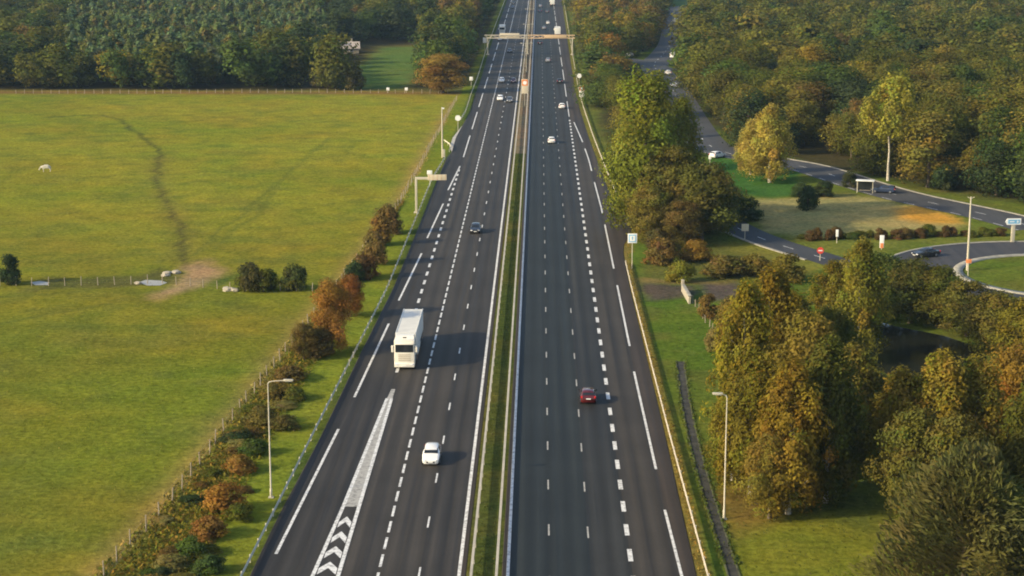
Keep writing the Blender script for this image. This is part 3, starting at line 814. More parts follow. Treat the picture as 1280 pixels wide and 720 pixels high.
# shrubs: field hedge along the left verge, solitary field bushes, right side bushes
SH = [ # px, py, top, width px, colour, label
 (486,292,255,36,BROWN_F,'brown hedge bush nearest the cantilever sign'),(476,306,270,34,(.20,.12,.03),'amber brown hedge bush second from the cantilever sign'),
 (468,330,290,36,BROWN_F,'dark brown hedge bush halfway between the sign and the rust red tree'),(456,348,318,36,(.15,.085,.03),'purplish brown hedge bush behind the rust red tree'),
 (444,352,326,26,DKGREEN,'small dark green bush on the field side of the hedge'),
 (398,446,410,44,(.13,.10,.03),'olive brown bush at the foot of the orange tree'),(362,476,440,46,BROWN_F,'brown bush just above the left lamp post head'),
 (344,498,462,44,(.16,.12,.03),'straw brown bush left of the lamp post head'),(368,500,468,36,OLIVE,'olive bush right of the lamp post head'),
 (330,530,486,46,(.13,.11,.03),'olive brown bush left of the lamp post'),(356,536,502,40,(.12,.11,.03),'low olive bush right of the lamp post'),
 (318,568,532,40,GREEN,'green bush left of the lamp post foot'),(300,590,548,44,(.22,.125,.03),'orange brown bush above the tall amber one'),
 (282,640,572,58,(.28,.145,.03),'tall amber bush left of the lamp post foot'),(262,672,620,52,(.21,.12,.03),'brown amber bush below the tall amber one'),
 (300,650,610,40,OLIVE,'olive bush between the amber bush and the guard rail'),(238,694,650,46,GREEN,'green bush near the bottom of the field hedge'),
 (212,712,676,46,STRAW,'straw coloured bush near the bottom of the field hedge'),(262,716,672,44,(.07,.10,.03),'low dark green bush near the bottom of the left verge'),
 (190,742,700,50,(.22,.15,.035),'straw brown bush at the bottom edge of the photo'),(236,748,704,50,(.13,.11,.03),'olive bush at the bottom edge of the photo'),
 (12,355,318,30,DKGREEN,'lone dark bush by the fence at the left edge of the field'),(312,364,328,38,(.09,.085,.028),'dark olive bush left of the pair by the bare soil'),
 (334,364,336,30,OLIVE,'olive bush in the middle by the bare soil fence'),(368,362,330,38,(.085,.09,.028),'dark green bush right of the pair by the bare soil'),
 (404,110,90,32,(.10,.075,.03),'brown green bush at the far field fence'),(444,112,82,30,(.10,.09,.03),'round olive bush at the far field fence'),
 (830,330,298,46,(.16,.105,.03),'brown bush beside the service sign'),(850,352,326,38,YGREEN,'bright yellow green bush by the small pale wall'),
 (872,326,300,46,(.26,.16,.03),'amber bush left of the white sign back'),(820,312,286,36,(.10,.085,.03),'dark bush at the foot of the small yellowing tree'),
 (905,346,320,52,(.15,.125,.03),'wide olive bush above the grey bare patch'),(945,344,318,52,(.17,.14,.03),'yellowish bush right of the wide olive bush'),
 (985,352,318,48,(.20,.15,.03),'straw yellow bush below the slip road kerb'),(1010,262,232,30,DKGREEN,'dark green bush at the corner of the dry meadow'),
 (1030,246,226,26,DKGREEN,'small dark green bush beside the side road'),(1000,246,228,28,(.05,.07,.026),'dark hedge bush left of the dry meadow'),
 (935,276,248,36,DKGREEN,'dark green bush at the bend of the slip road'),(912,262,236,36,(.06,.075,.026),'shaded green bush behind the slip road bend'),
 (1062,234,214,20,(.06,.07,.026),'low dark bush left of the bus shelter'),
 (1180,238,206,40,DKGREEN,'dark green bush at the wood edge right of the slender tree'),
 (885,398,368,28,(.20,.13,.035),'rusty bush below the small pale wall'),(912,412,372,40,(.15,.11,.03),'brown bush at the left foot of the golden birches'),
 (893,440,410,26,STRAW,'straw coloured bush beside the golden birch foot')]
for i, (px, py, ty, w, c, lb) in enumerate(SH):
    if px < 370 and py > 470: ty = py - (py - ty) * .5
    T('shrub','shrub',px,py,ty,w,c,lb,'bushes along the field hedge' if px < 490 and py > 240 and px > 180 and py > 365 else None, i, 'shrub')
rr_ = random.Random(31)
for i in range(24):
    py = rr_.uniform(470, 735); t_ = rr_.random()
    xa = 134 + (715 - py) * (275 - 134) / (715 - 549) + 12; xb = 300 + (720 - py) * .5056 - 44
    c = rr_.choice([OLIVE, GREEN, (.16,.13,.03), STRAW, (.20,.125,.03), DKGREEN, BROWN_F])
    T('shrub','shrub',xa + (xb - xa) * t_,py,py - rr_.uniform(6, 14),rr_.uniform(22, 48),c,'low tangled bush in the rough strip between field fence and verge','low bushes of the rough strip', i, 'shrub')
for i, px in enumerate([1003,1014,1021,1036,1045,1051,1066,1074,1088,1099,1104,1121,1131,1137,1150,1160,1174,1182,1190,1206,1214,1228,1238,1250]):
    py = 300 - (px - 1000) * .02 + random.uniform(-1.5, 1.5)
    T('shrub','shrub',px,py,py - random.uniform(6, 16),random.uniform(11, 24),random.choice([OLIVE, GREEN, (.13,.08,.03)]),
      'small clipped bush in the row between the dry meadow and the roundabout','row of bushes above the roundabout', i, 'shrub')

# woods: jittered grid of trees; the nearest are things, the rest one mass
def wood_points(poly, step, seed):
    r = random.Random(seed); P = np.array(poly_px(poly)); out = []
    x0, y0 = P.min(0); x1, y1 = P.max(0); y1 = min(y1, 1230)
    x0 = max(x0, -330); x1 = min(x1, 330)
    y = y0
    while y < y1:
        st = step * (1 + max(0, (y - 500)) / 1600); x = x0 + r.uniform(0, st)
        while x < x1:
            out.append((x + r.uniform(-.42, .42) * st, y + r.uniform(-.42, .42) * st)); x += st
        y += st * .9
    A = np.array(out); m = inside([tuple(p) for p in P], A[:, 0], A[:, 1])
    return A[m]
plantation = poly_px([(75,108),(85,88),(80,40),(120,22),(380,22),(420,60),(330,80),(300,108)])
sites = []
KEEP = [(846,26),(843,36),(840,46),(838,56),(830,66),(812,77),(800,76),(822,80),(829,92),(836,102),(845,116),(853,130),(862,146),(872,160),(884,176)]
for nm, poly, step, seed in (('L', WOOD_L, 9.2, 1), ('M', WOOD_M, 8.6, 2), ('P', WOOD_P, 9.5, 3), ('R', WOOD_R, 9.6, 4)):
    A = wood_points(poly, step, seed)
    cl = inside(poly_px([(432,112),(443,86),(472,62),(522,60),(536,80),(505,112)]), A[:, 0], A[:, 1]) if nm == 'L' else np.zeros(len(A), bool)
    pl = inside(plantation, A[:, 0], A[:, 1]) if nm == 'L' else np.zeros(len(A), bool)
    sd = dist_line([(v.x, v.y) for v in side_pts], A[:, 0], A[:, 1])
    hs = np.hypot(A[:, 0] - at(428, 66).x, (A[:, 1] - at(428, 62).y) / 3) < 11
    re_ = right_edge(A[:, 1]); le_ = left_edge(A[:, 1])
    for (x, y), c, p_, s_, h_, re1, le1 in zip(A, cl, pl, sd, hs, re_, le_):
        if c or (abs(x - HX) < 9 and HY - 36 < y < HY + 9) or s_ < 8.5 or (le1 - 9 < x < re1 + 8): continue
        if nm == 'P' and random.random() < .45: continue
        px, py = proj(x, y); pt = proj(x, y, 12.5)[1]; hw_ = 5.2 * ppm(px, py)
        if nm in 'MRP' and any(abs(px - rx) < hw_ and pt < ry < py for rx, ry in KEEP): continue
        if nm == 'L' and 452 < px < 528 and 52 < py < 118: continue
        if nm == 'L' and abs(px - 430) < 13 + hw_ * .8 and pt < 58 < py: continue
        if px < -70 or px > 1350: continue
        sites.append((y, x, nm, bool(p_)))
# denser plantation infill
A = wood_points([(75,108),(85,88),(80,40),(120,22),(380,22),(420,60),(330,80),(300,108)], 5.4, 9)
sites += [(y, x, 'L', True) for x, y in A]
sites.sort()
PAL = {'L': [(OLIVE, 5), (GREEN, 5), (DKGREEN, 4), ((.130,.128,.026), 3), (BROWN_F, .6), (GOLD, .3)],
       'M': [(OLIVE, 4), ((.20,.14,.03), 4), (BROWN_F, 1.5), (GREEN, 2), (ORANGE, .8), (GOLD, 1.2)],
       'P': [(OLIVE, 4), ((.18,.15,.03), 3), (GREEN, 2)],
       'R': [(OLIVE, 7), ((.135,.132,.025), 4), (GREEN, 3), (DKGREEN, 2), (GOLD, .5), (BROWN_F, .5), ((.18,.16,.03), 1.6)]}
CN = {OLIVE: 'olive', GREEN: 'green', DKGREEN: 'dark green', BROWN_F: 'brown', GOLD: 'golden', ORANGE: 'orange'}
WHERE = {'L': 'in the wood behind the field', 'M': 'between motorway and side road', 'P': 'near the tall poplar', 'R': 'in the wood right of the side road'}
stuffV, stuffC = [], []
count = 0
rs = np.random.default_rng(5)
HERO = 205
for y, x, nm, pl in sites:
    cn = float(fbm(np.array([x + 900.]), np.array([y]), 34)[0])
    pal = PAL[nm]; wts = [w for _, w in pal]
    if cn > .58: wts = [w * (1.8 if c[0] > .15 else .6) for c, w in pal]
    elif cn < .42: wts = [w * (1.8 if c[0] < .14 else .5) for c, w in pal]
    col = random.choices([c for c, _ in pal], wts)[0]
    big = float(fbm(np.array([x]), np.array([y + 400.]), 60)[0])
    if pl:
        key, h, w = 'wood_thin', random.uniform(8.5, 15), random.uniform(3.8, 7.5); col = random.choice([(.105,.145,.070), (.11,.145,.060), (.13,.155,.055), (.15,.15,.045)])
        word, name, what = 'blue green', 'plantation_tree', 'slim'
    else:
        key = 'wood_tall' if random.random() < .28 else 'wood_round'
        sz = random.choice([.7, .85, 1.0, 1.0, 1.2, 1.35]); h = random.uniform(10.5, 14) * (.55 + .45 * sz) + 8 * (big - .42); w = (random.uniform(12, 15.5) if key == 'wood_round' else random.uniform(8, 10.5)) * sz
        if nm == 'L' and y < 560: h *= 1.15
        if nm == 'M': h = random.uniform(8, 13)
        if nm == 'P': h = random.uniform(7, 11); w *= .75
        word = CN.get(col, 'yellowing'); name = 'wood_tree'; what = 'round crowned' if key == 'wood_round' else 'tall narrow'
    edge_L = nm == 'L' and y < at(300, 112).y + 26
    if count < HERO and (nm != 'L' or edge_L):
        count += 1
        front = ', front edge' if (edge_L or (nm == 'R' and y < 430)) else ''
        plant(key, name, (x, y, 0), h, w, col, f'{what} {word} tree {WHERE[nm]}{front}', 'tree', f'{what} {word} trees {WHERE[nm]}{front}')
    else:
        V, tint, H, W = random.choice(FAR[key])
        a = random.uniform(0, 6.28); ca, sa = math.cos(a), math.sin(a)
        Vt = np.stack([(V[:, 0] * ca - V[:, 1] * sa) * w / W + x, (V[:, 0] * sa + V[:, 1] * ca) * w / W + y, V[:, 2] * h / H], 1)
        stuffV.append(Vt.astype(np.float32)); stuffC.append((tint * np.array(col) * rs.uniform(.85, 1.15)).astype(np.float32))
SV = np.concatenate(stuffV)
print('wood trees as things', count, 'as mass', len(stuffV), 'faces', len(SV) // 4)
o = np_mesh('distant_forest', SV, quads(len(SV) // 4), LEAF, np.concatenate(stuffC)); o.color = (1, 1, 1, 1)
tag(o, 'far olive and gold woodland canopy on both sides of the motorway', 'forest', kind='stuff')
for lst in PROTO.values():
    for p in list(lst):
        if p[5] == 0:
            for ob in (p[1], p[2], p[0]): bpy.data.objects.remove(ob)

# rough grass tufts on the verges and in the meadow
def tufts():
    r = np.random.default_rng(21); P = []; Cc = []
    def add(n, fx0, fx1, y0, y1, col, s):
        y = y0 + (y1 - y0) * r.random(n) ** 1.4; a = fx0(y); b = fx1(y); x = a + (b - a) * r.random(n)
        P.append(np.stack([x, y, np.full(n, s * .4)], 1)); Cc.append(np.array(col) * r.uniform(.6, 1.4, (n, 1)) * np.array([1, 1, 1]) * np.stack([r.uniform(.8, 1.25, n), np.ones(n), np.ones(n)], 1))
    fl = sorted((v.y, v.x) for v in line_px(FENCE)); ff = lambda y: np.interp(y, [a for a, _ in fl], [b for _, b in fl])
    add(11000, lambda y: ff(y) - .8, lambda y: left_rail(y) - 4.2, 140, 340, (.155, .150, .022), .50); add(4000, lambda y: ff(y) + .5, lambda y: left_rail(y) - 5, 140, 340, (.23, .165, .03), .55)
    add(1600, lambda y: ff(y) - 1.2, lambda y: ff(y) + .8, 140, 520, (.30, .24, .07), .4)
    add(9000, lambda y: ff(y) - 75, ff, 148, 360, (.17, .165, .028), .2)
    add(3500, lambda y: right_edge(y) + 4, lambda y: right_edge(y) + 22, 140, 330, (.10, .11, .025), .25)
    add(1800, lambda y: right_edge(y) + .2, lambda y: right_edge(y) + 1.2, 140, 420, (.24, .17, .04), .3)
    dx_ = xfun([(850,452),(855,490),(862,528),(873,575),(888,628),(905,682),(918,722)])
    for sgn in (-1, 1): add(700, lambda y, q=sgn: dx_(y) + q * .62 - .22, lambda y, q=sgn: dx_(y) + q * .62 + .22, 146, at(850,452).y, (.09, .12, .025), .34)
    add(260, lambda y: dx_(y) - .4, lambda y: dx_(y) + .4, 146, at(850,452).y, (.07, .08, .025), .2)
    add(1400, const(-5.3), const(-3.7), 140, 400, (.10, .11, .026), .22)
    p = np.concatenate(P); c = np.concatenate(Cc); n = len(p)
    nrm = unit(np.stack([r.normal(size=n), r.normal(size=n), np.full(n, .9)], 1))
    V = leaf_quads(p, nrm, r.uniform(.3, .8, n) * p[:, 2] * 2.6, np.full(n, 1.5), r, np.tile([0, 0, 1.], (n, 1)))
    o = np_mesh('rough_grass', V, quads(n), LEAF, c); o.color = (1, 1, 1, 1)
    tag(o, 'rough green and straw grass tufts along fence and verges', 'grass', kind='stuff')
tufts()

# ------------------------------------------------------------------ guard rails
def rail_profile(kind):
    if kind == 'beam': return [(0,.42),(.07,.46),(.07,.54),(.01,.58),(.07,.62),(.07,.70),(0,.74),(-.04,.58)]
    return [(-.11,.50),(.11,.50),(.11,.80),(-.11,.80)]
def guard_rail(f, y0, y1, kind, mat, label, pts=None, side=1, spacing=4.0, name='guard_rail'):
    root = empty(name, (float(f(y0)) if f else 0, y0, 0), 0, label, 'guard rail')
    ys = np.arange(y0, y1 + .1, 8.0); prof = rail_profile(kind); mb = MB(); k = len(prof)
    P = [Vector((float(f(y)), y, 0)) for y in ys] if pts is None else pts
    org = root.location.copy()
    if pts is not None: org = pts[0].copy(); root.location = org
    for i, p in enumerate(P):
        d = (P[min(i + 1, len(P) - 1)] - P[max(i - 1, 0)]).normalized(); s = Vector((d.y, -d.x, 0)) * side
        for a, z in prof: mb.v.append(tuple(p - org + s * a + Vector((0, 0, z))))
    for i in range(len(P) - 1):
        for j in range(k):
            mb.f.append((i * k + j, i * k + (j + 1) % k, (i + 1) * k + (j + 1) % k, (i + 1) * k + j)); mb.m.append(0)
    mb.build('rail', mat, root)
    # posts
    pos = []; acc = 0
    for a, b in zip(P[:-1], P[1:]):
        L = (b - a).length; u = (spacing - acc) % spacing
        while u < L: pos.append(a + (b - a) * (u / L)); u += spacing
        acc = (acc + L) % spacing
    pb = MB(); pb.box((0, 0, .36), (.10, .14, .74)); pmesh = None; far = MB()
    for i, p in enumerate(pos):
        q = p - org - Vector((side * .07, 0, 0))
        if i < 60:
            if pmesh is None: o = pb.build('post', M['steel'], root); pmesh = o.data
            else: o = bpy.data.objects.new('post', pmesh); COL.objects.link(o); o.parent = root
            o.location = q
        else: far.box((q.x, q.y, .36), (.10, .14, .74))
    if far.v:
        tag(far.build('distant_posts', M['steel'], root), kind='stuff')
    return root
yl = at(562, 186, .7).y
guard_rail(left_rail, D_NEAR, yl - 8, 'beam', M['steel'], 'galvanised guard rail along the left verge of the motorway', side=1)
guard_rail(left_edge_rail := (lambda y: left_edge(y) - 1.2), at(580, 150).y, 1150, 'beam', M['steel'], 'far guard rail left of the carriageway beyond the pale lay-by', side=1)
pts = [at(562, 190), at(563.5, 186), at(562, 183), at(558, 180), at(555, 178)]
guard_rail(None, pts[0].y, 0, 'beam', M['steel'], 'curled end of the left guard rail by the tall mast', pts=pts, name='guard_rail_end')
guard_rail(const(-5.55), D_NEAR, 1180, 'box', M['warm_rail'], 'sand coloured barrier on the left side of the planted median', side=-1)
guard_rail(const(-3.45), D_NEAR, 1180, 'box', M['warm_rail'], 'pale barrier on the right side of the planted median', side=1)
guard_rail(right_rail, D_NEAR, at(781, 322, .7).y, 'beam', M['warm_rail'], 'straw lit guard rail along the right verge up to the service sign', side=-1)
guard_rail(lambda y: right_edge(y) + 1.1, at(766, 248).y, 1150, 'beam', M['warm_rail'], 'guard rail along the right verge beyond the poplar', side=-1)

# ------------------------------------------------------------------ fences
def fence(label, P, spacing, h, name='wire_fence', wires=3, thick=.07, jitter=.15):
    org = P[0].copy(); root = empty(name, org, 0, label, 'fence')
    pos = []; carry = 0.0
    for a, b in zip(P[:-1], P[1:]):
        L = (b - a).length; u = carry
        while u < L: pos.append(a + (b - a) * (u / L)); u += spacing
        carry = u - L
    r = random.Random(len(pos)); mesh = []
    for v in range(3):
        mb = MB(); mb.tube([(0, 0, -.1), (r.uniform(-.05, .05), r.uniform(-.05, .05), h * r.uniform(.92, 1.06))], [thick, thick * .85], 6)
        o = mb.build('post', M['wood'], root); o.location = pos[v] - org; mesh.append(o.data)
    for p in pos[3:100]:
        o = bpy.data.objects.new('post', r.choice(mesh)); COL.objects.link(o); o.parent = root
        o.location = p - org + Vector((r.uniform(-jitter, jitter), 0, 0)); o.rotation_euler = (r.uniform(-.05, .05), r.uniform(-.06, .06), r.random() * 6)
    for k in range(wires):
        z = h * (.3 + .3 * k)
        mb = MB(); mb.tube([p - org + Vector((0, 0, z)) for p in pos[::4]] + [pos[-1] - org + Vector((0, 0, z))], .005, 4)
        mb.build('wire', M['wire'], root)
    return root
fence('post and wire fence running between the meadow and the motorway verge', [at(*p) for p in FENCE], 3.9, 1.55)
fence('row of pale posts along the far edge of the meadow by the wood', [at(20, 117), at(170, 117), at(300, 116), at(420, 116), at(566, 117)], 2.6, 1.2, thick=.09, wires=2, name='field_fence')
fence('short post and wire fence crossing the meadow at the ditch', [at(-20, 357), at(60, 357.5), at(150, 356), at(200, 354), at(290, 363), at(400, 364)], 2.4, 1.35, wires=2, name='ditch_fence')
fence('low straw lit fence running from the small pale wall to the birches', [at(863, 374), at(880, 400), at(900, 428), at(930, 455), at(960, 470)], 2.5, 1.1, wires=2, name='verge_fence')

# ------------------------------------------------------------------ lamps, masts, signs
def lamp_post(px, py, ty, arm_px, label, double=False, group=None, z_extra=0):
    b = at(px, py); h = height_for(px, py, ty); s = arm_px / ppm(px, py)
    root = empty('street_lamp', (b.x, b.y, 0), 0, label, 'street lamp', group)
    mb = MB(); mb.tube([(0, 0, 0), (0, 0, .9), (0, 0, .95), (0, 0, h)], [.13, .12, .085, .055], 10); mb.box((0, 0, .04), (.5, .5, .08))
    mb.build('pole', M['pale_paint'], root, smooth=40)
    for sg in ((1, -1) if double else (1,)):
        e = Vector((s * sg, 0, h + .28))
        ab = MB(); ab.tube([(0, 0, h - .06), (s * sg * .08, 0, h + .12), (s * sg * .3, 0, h + .2), e], [.065, .06, .05, .045], 8)
        ab.build('arm', M['pale_paint'], root, smooth=40)
        hd = MB(); hd.box((e.x + sg * .32, 0, e.z + .02), (.95, .36, .17), bev=.06)
        ho = hd.build('lamp_head', M['pale_paint'], root, smooth=40)
        ln = MB(); ln.box((e.x + sg * .36, 0, e.z - .08), (.6, .26, .05), bev=.02); ln.build('lens', M['lens'], ho)
    return root
lamp_post(339, 622, 479, 21, 'grey lamp post with one arm at the left guard rail below the truck')
lamp_post(905, 649, 496, -16, 'pale lamp post with one arm standing in front of the birch clump')
for (py, ty, lb) in ((90, 55, 'double armed median lamp nearest the gantry'), (62, 31, 'double armed median lamp second beyond the gantry'), (40, 12, 'double armed median lamp at the top of the photo')):
    x0, _ = proj(-4.5, at(675, py).y)
    lamp_post(x0, py, ty, 4.2 * (py + 116) / 175, lb, True)

def mast(px, py, ty, label, name='mast', r=.11, extra=None, mat='pale_paint'):
    b = at(px, py); h = height_for(px, py, ty)
    root = empty(name, (b.x, b.y, 0), 0, label, name.replace('_', ' '))
    mb = MB(); mb.tube([(0, 0, 0), (0, 0, h * .5), (0, 0, h)], [r * 1.3, r, r * .7], 10); mb.build('pole', M[mat], root, smooth=40)
    if extra: extra(root, h)
    return root
def cam_mast(root, h):
    mb = MB(); mb.box((.28, -.05, h - .25), (.5, .35, .3), bev=.05); mb.build('camera_housing', M['sign_white'], root, smooth=40)
    mb = MB(); mb.box((.25, -.1, 1.0), (.75, .5, 1.7), bev=.05); mb.build('cabinet', M['pale_paint'], root, smooth=40)
mast(553, 197, 134, 'tall cream mast with a cabinet at its foot beside the left guard rail', extra=cam_mast, r=.17)
def rb_lamp(root, h):
    for sg in (-1, 1):
        mb = MB(); mb.tube([(0, 0, h - .3), (sg * .55, 0, h - .02)], [.06, .05], 6); mb.build('arm', M['pale_paint'], root)
    mb = MB(); mb.box((.28, -.2, 1.4), (.45, .3, .6), bev=.04); mb.build('control_box', M['silver_car'], root, smooth=40)
mast(1209, 338, 246, 'tall pale lighting column on the island of the roundabout', 'lighting_column', .16, rb_lamp)

def disc(mb, c, r, t=.04, n=20, m=0): mb.tube([(c[0], c[1] + t / 2, c[2]), (c[0], c[1] - t / 2, c[2])], r, n, m)
def sign(px, py, ty, label, shape, w_px, h_px, mats, name='road_sign', rz=0.0, detail=None, post='pale_paint'):
    b = at(px, py); h = height_for(px, py, ty); s = ppm(px, py); w = w_px / s; hh = h_px / s
    root = empty(name, (b.x, b.y, 0), rz, label, 'road sign')
    mb = MB(); mb.tube([(0, .08, 0), (0, .08, h - .05)], [.07, .06], 8); mb.build('post', M[post], root, smooth=40)
    mb = MB()
    if shape == 'disc': disc(mb, (0, 0, h - hh / 2), w / 2, .05)
    else: mb.box((0, 0, h - hh / 2), (w, .06, hh), bev=.02)
    pl = mb.build('panel', M[mats], root, smooth=40)
    if detail: detail(root, pl, w, hh, h)
    return root
def d_service(root, pl, w, h, top):
    mb = MB(); mb.box((0, -.045, top - h / 2), (w * .78, .02, h * .78), bev=.005); b = mb.build('blue_field', M['sign_blue'], pl)
    mb = MB(); mb.box((0, -.062, top - h / 2), (w * .58, .02, h * .58)); mb.build('white_field', M['sign_white'], pl)
    mb = MB(); mb.box((0, -.08, top - h * .47), (w * .11, .02, h * .34)); mb.build('symbol', M['sign_blue'], pl)
sign(790, 336, 292, 'white and light blue square service sign at the end of the right lay-by', 'box', 11.5, 12, 'sign_white', detail=d_service)
def d_orange(root, pl, w, h, top):
    mb = MB(); mb.box((0, -.05, top - h * .24), (w * .92, .03, h * .42)); mb.build('orange_field', M['sign_orange'], pl)
    mb = MB(); disc(mb, (0, -.085, top - h * .25), w * .3, .02); mb.build('white_disc', M['sign_white'], pl)
sign(656, 133, 99, 'tall orange and white marker sign on a pole in the median', 'box', 8.0, 18, 'sign_back', detail=d_orange)
sign(727, 128, 107, 'orange topped white marker sign on the right verge', 'box', 6.2, 14, 'sign_white', detail=d_orange)
sign(724, 105, 92, 'small white round sign on the right verge near the gantry', 'disc', 5.6, 5.6, 'sign_white')
sign(572.5, 164, 144, 'white round sign on the left verge beside the pale lay-by', 'disc', 7.2, 7.2, 'sign_white')
sign(589, 108, 96, 'small white sign on the left verge near the orange brown tree', 'box', 4.2, 4.6, 'sign_white')
sign(606, 68, 47, 'small pale sign on the left verge beneath the gantry', 'box', 4.5, 6.5, 'sign_white')
sign(931, 300, 280, 'pale sign back facing the camera beside the slip road bend', 'box', 9, 9, 'sign_back')
def d_noentry(root, pl, w, h, top):
    mb = MB(); mb.box((0, -.04, top - h / 2), (w * .62, .02, h * .16)); mb.build('white_bar', M['sign_white'], pl)
sign(1025, 326, 309, 'red round sign with a pale bar beside the slip road kerb', 'disc', 8.5, 8.5, 'sign_red', detail=d_noentry)
sign(1210, 345, 324, 'small pinkish red sign at the foot of the roundabout lighting column', 'box', 7, 5, 'sign_orange')
sign(887, 218, 194, 'pale sign post beside the side road behind the poplar', 'box', 3.4, 5, 'sign_white')
def d_marker(root, pl, w, h, top):
    mb = MB(); mb.box((0, -.06, top - h * .82), (w * .7, .05, h * .38)); mb.build('orange_base', M['sign_orange'], pl)
sign(1102, 312, 294, 'white marker post with orange foot on the grass by the roundabout', 'box', 5.5, 16, 'sign_white', detail=d_marker)
sign(1046, 304, 287, 'thin white marker post left of the row of small bushes', 'box', 3.4, 9, 'sign_white')
for (x, y, lb) in ((485, 116, 'white marker on the far field fence, left of the pair'), (508, 116, 'white marker on the far field fence, right of the pair')):
    sign(x, y, y - 6.5, lb, 'box', 3.6, 3.6, 'sign_white', name='field_marker')
def dir_sign(px, py, ty, label):
    b = at(px, py); h = height_for(px, py, ty); s = ppm(px, py); w = 20 / s; hh = 8 / s
    root = empty('direction_sign', (b.x, b.y, 0), .1, label, 'direction sign')
    mb = MB(); mb.box((.15, .2, (h - hh) / 2), (.62, .32, h - hh * .4), bev=.04); mb.build('pedestal', M['pale_paint'], root, smooth=40)
    x0, x1, z0, z1 = -w / 2, w / 2, h - hh, h
    outl = [(x0, (z0 + z1) / 2), (x0 + w * .12, z0), (x1, z0), (x1, z1), (x0 + w * .12, z1)]
    mb = MB(); mb.face([(x, -.06, z) for x, z in outl]); mb.face([(x, .06, z) for x, z in outl][::-1])
    for i in range(5):
        a, c = outl[i], outl[(i + 1) % 5]; mb.face([(a[0], -.06, a[1]), (a[0], .06, a[1]), (c[0], .06, c[1]), (c[0], -.06, c[1])])
    pl = mb.build('board', M['sign_white'], root)
    mb = MB(); mb.box((w * .04, -.075, h - hh * .5), (w * .74, .02, hh * .62)); mb.build('blue_field', M['sign_blue'], pl)
    mb = MB(); mb.box((-w * .08, -.095, h - hh * .5), (w * .3, .02, hh * .16)); mb.box((w * .28, -.095, h - hh * .5), (w * .1, .02, hh * .3)); mb.build('white_band', M['sign_white'], pl)
dir_sign(1265, 303, 273, 'light blue arrow shaped direction sign on a pale pedestal by the side road')

# cantilever sign over the left verge
def cantilever():
    b = at(520.5, 266); h = height_for(520.5, 266, 223); s = ppm(520.5, 266); L = 39 / s
    root = empty('cantilever_sign', (b.x, b.y, 0), 0, 'cream cantilever sign with its sign back reaching over the left hard shoulder', 'sign gantry')
    mb = MB(); mb.box((0, 0, h / 2), (.42, .42, h), bev=.03); mb.box((0, 0, .1), (.9, .9, .2), bev=.03); mb.build('column', M['pale_paint'], root, smooth=40)
    mb = MB(); mb.box((L * .5 - .2, 0, h + .02), (L, .38, .44), bev=.03); mb.build('arm', M['pale_paint'], root, smooth=40)
    mb = MB(); mb.box((L * .68, -.30, h + .25), (L * .60, .12, 1.05), bev=.02); pl = mb.build('sign_panel', M['sign_back'], root, smooth=40)
    mb = MB()
    for k in range(5): mb.box((L * (.42 + .13 * k), -.375, h + .25), (.07, .04, 1.0))
    mb.build('stiffener', M['tan_steel'], pl)
    mb = MB(); mb.box((L * .44, -.30, h + .80 + .36), (.95, .14, .72), bev=.03); mb.build('top_plate', M['sign_white'], root, smooth=40)
    mb = MB(); mb.tube([(L * .44, 0, h - .2), (L * .44, 0, h - 1.4)], .05, 6); mb.build('cable_pipe', M['steel'], root)
cantilever()

# gantry across both carriageways
def gantry():
    bl = at(609, 70); br = at(715, 67); y = (bl.y + br.y) / 2; h = height_for(715, 67, 44.5)
    xm = -4.6
    root = empty('sign_gantry', (xm, y, 0), 0, 'long truss gantry with orange sunlight in its beam colour crossing both carriageways', 'sign gantry')
    for x in (bl.x, br.x):
        mb = MB()
        for dy in (-.7, .7): mb.box((x - xm, dy, (h - .5) / 2), (.45, .4, h - .5), bev=.03)
        mb.box((x - xm, 0, h * .55), (.3, 1.1, .25)); mb.box((x - xm, 0, .15), (1.2, 2.4, .3), bev=.05)
        mb.build('leg', M['pale_paint'], root, smooth=40)
    mb = MB(); mb.box((0, 0, (h - .5) / 2), (.5, .8, h - .5), bev=.03); mb.box((0, 0, .3), (1.0, 1.8, .6), bev=.05); mb.build('leg', M['pale_paint'], root, smooth=40)
    for xa, xb, mat in ((bl.x - xm - 1.2, -.1, 'warm_rail'), (.1, br.x - xm + .9, 'tan_steel')):
        mb = MB(); n = max(6, int(abs(xb - xa) / 1.6))
        for dy in (-.75, .75):
            for dz in (-.55, .55): mb.box(((xa + xb) / 2, dy, h + dz), (abs(xb - xa), .22, .24))
            for i in range(n):
                x0 = xa + (xb - xa) * i / n; x1 = xa + (xb - xa) * (i + 1) / n; u = 1 if i % 2 else -1
                mb.tube([(x0, dy, h - .45 * u), (x1, dy, h + .45 * u)], .07, 5)
        for i in range(n + 1): mb.box((xa + (xb - xa) * i / n, 0, h - .62), (.12, 1.5, .1))
        mb.box(((xa + xb) / 2, 0, h - .50), (abs(xb - xa) - .3, 1.2, .06)); mb.build('beam', M[mat], root)
    mb = MB(); mb.box(((br.x - xm) * .62, -.95, h + .1), (8.5, .12, 1.25), bev=.02); mb.build('sign_panel', M['tan_steel'], root, smooth=40)
    mb = MB(); mb.box(((bl.x - xm) * .45, .95, h + .3), (7.5, .12, 1.9), bev=.02); mb.build('sign_panel', M['sign_back'], root, smooth=40)
gantry()

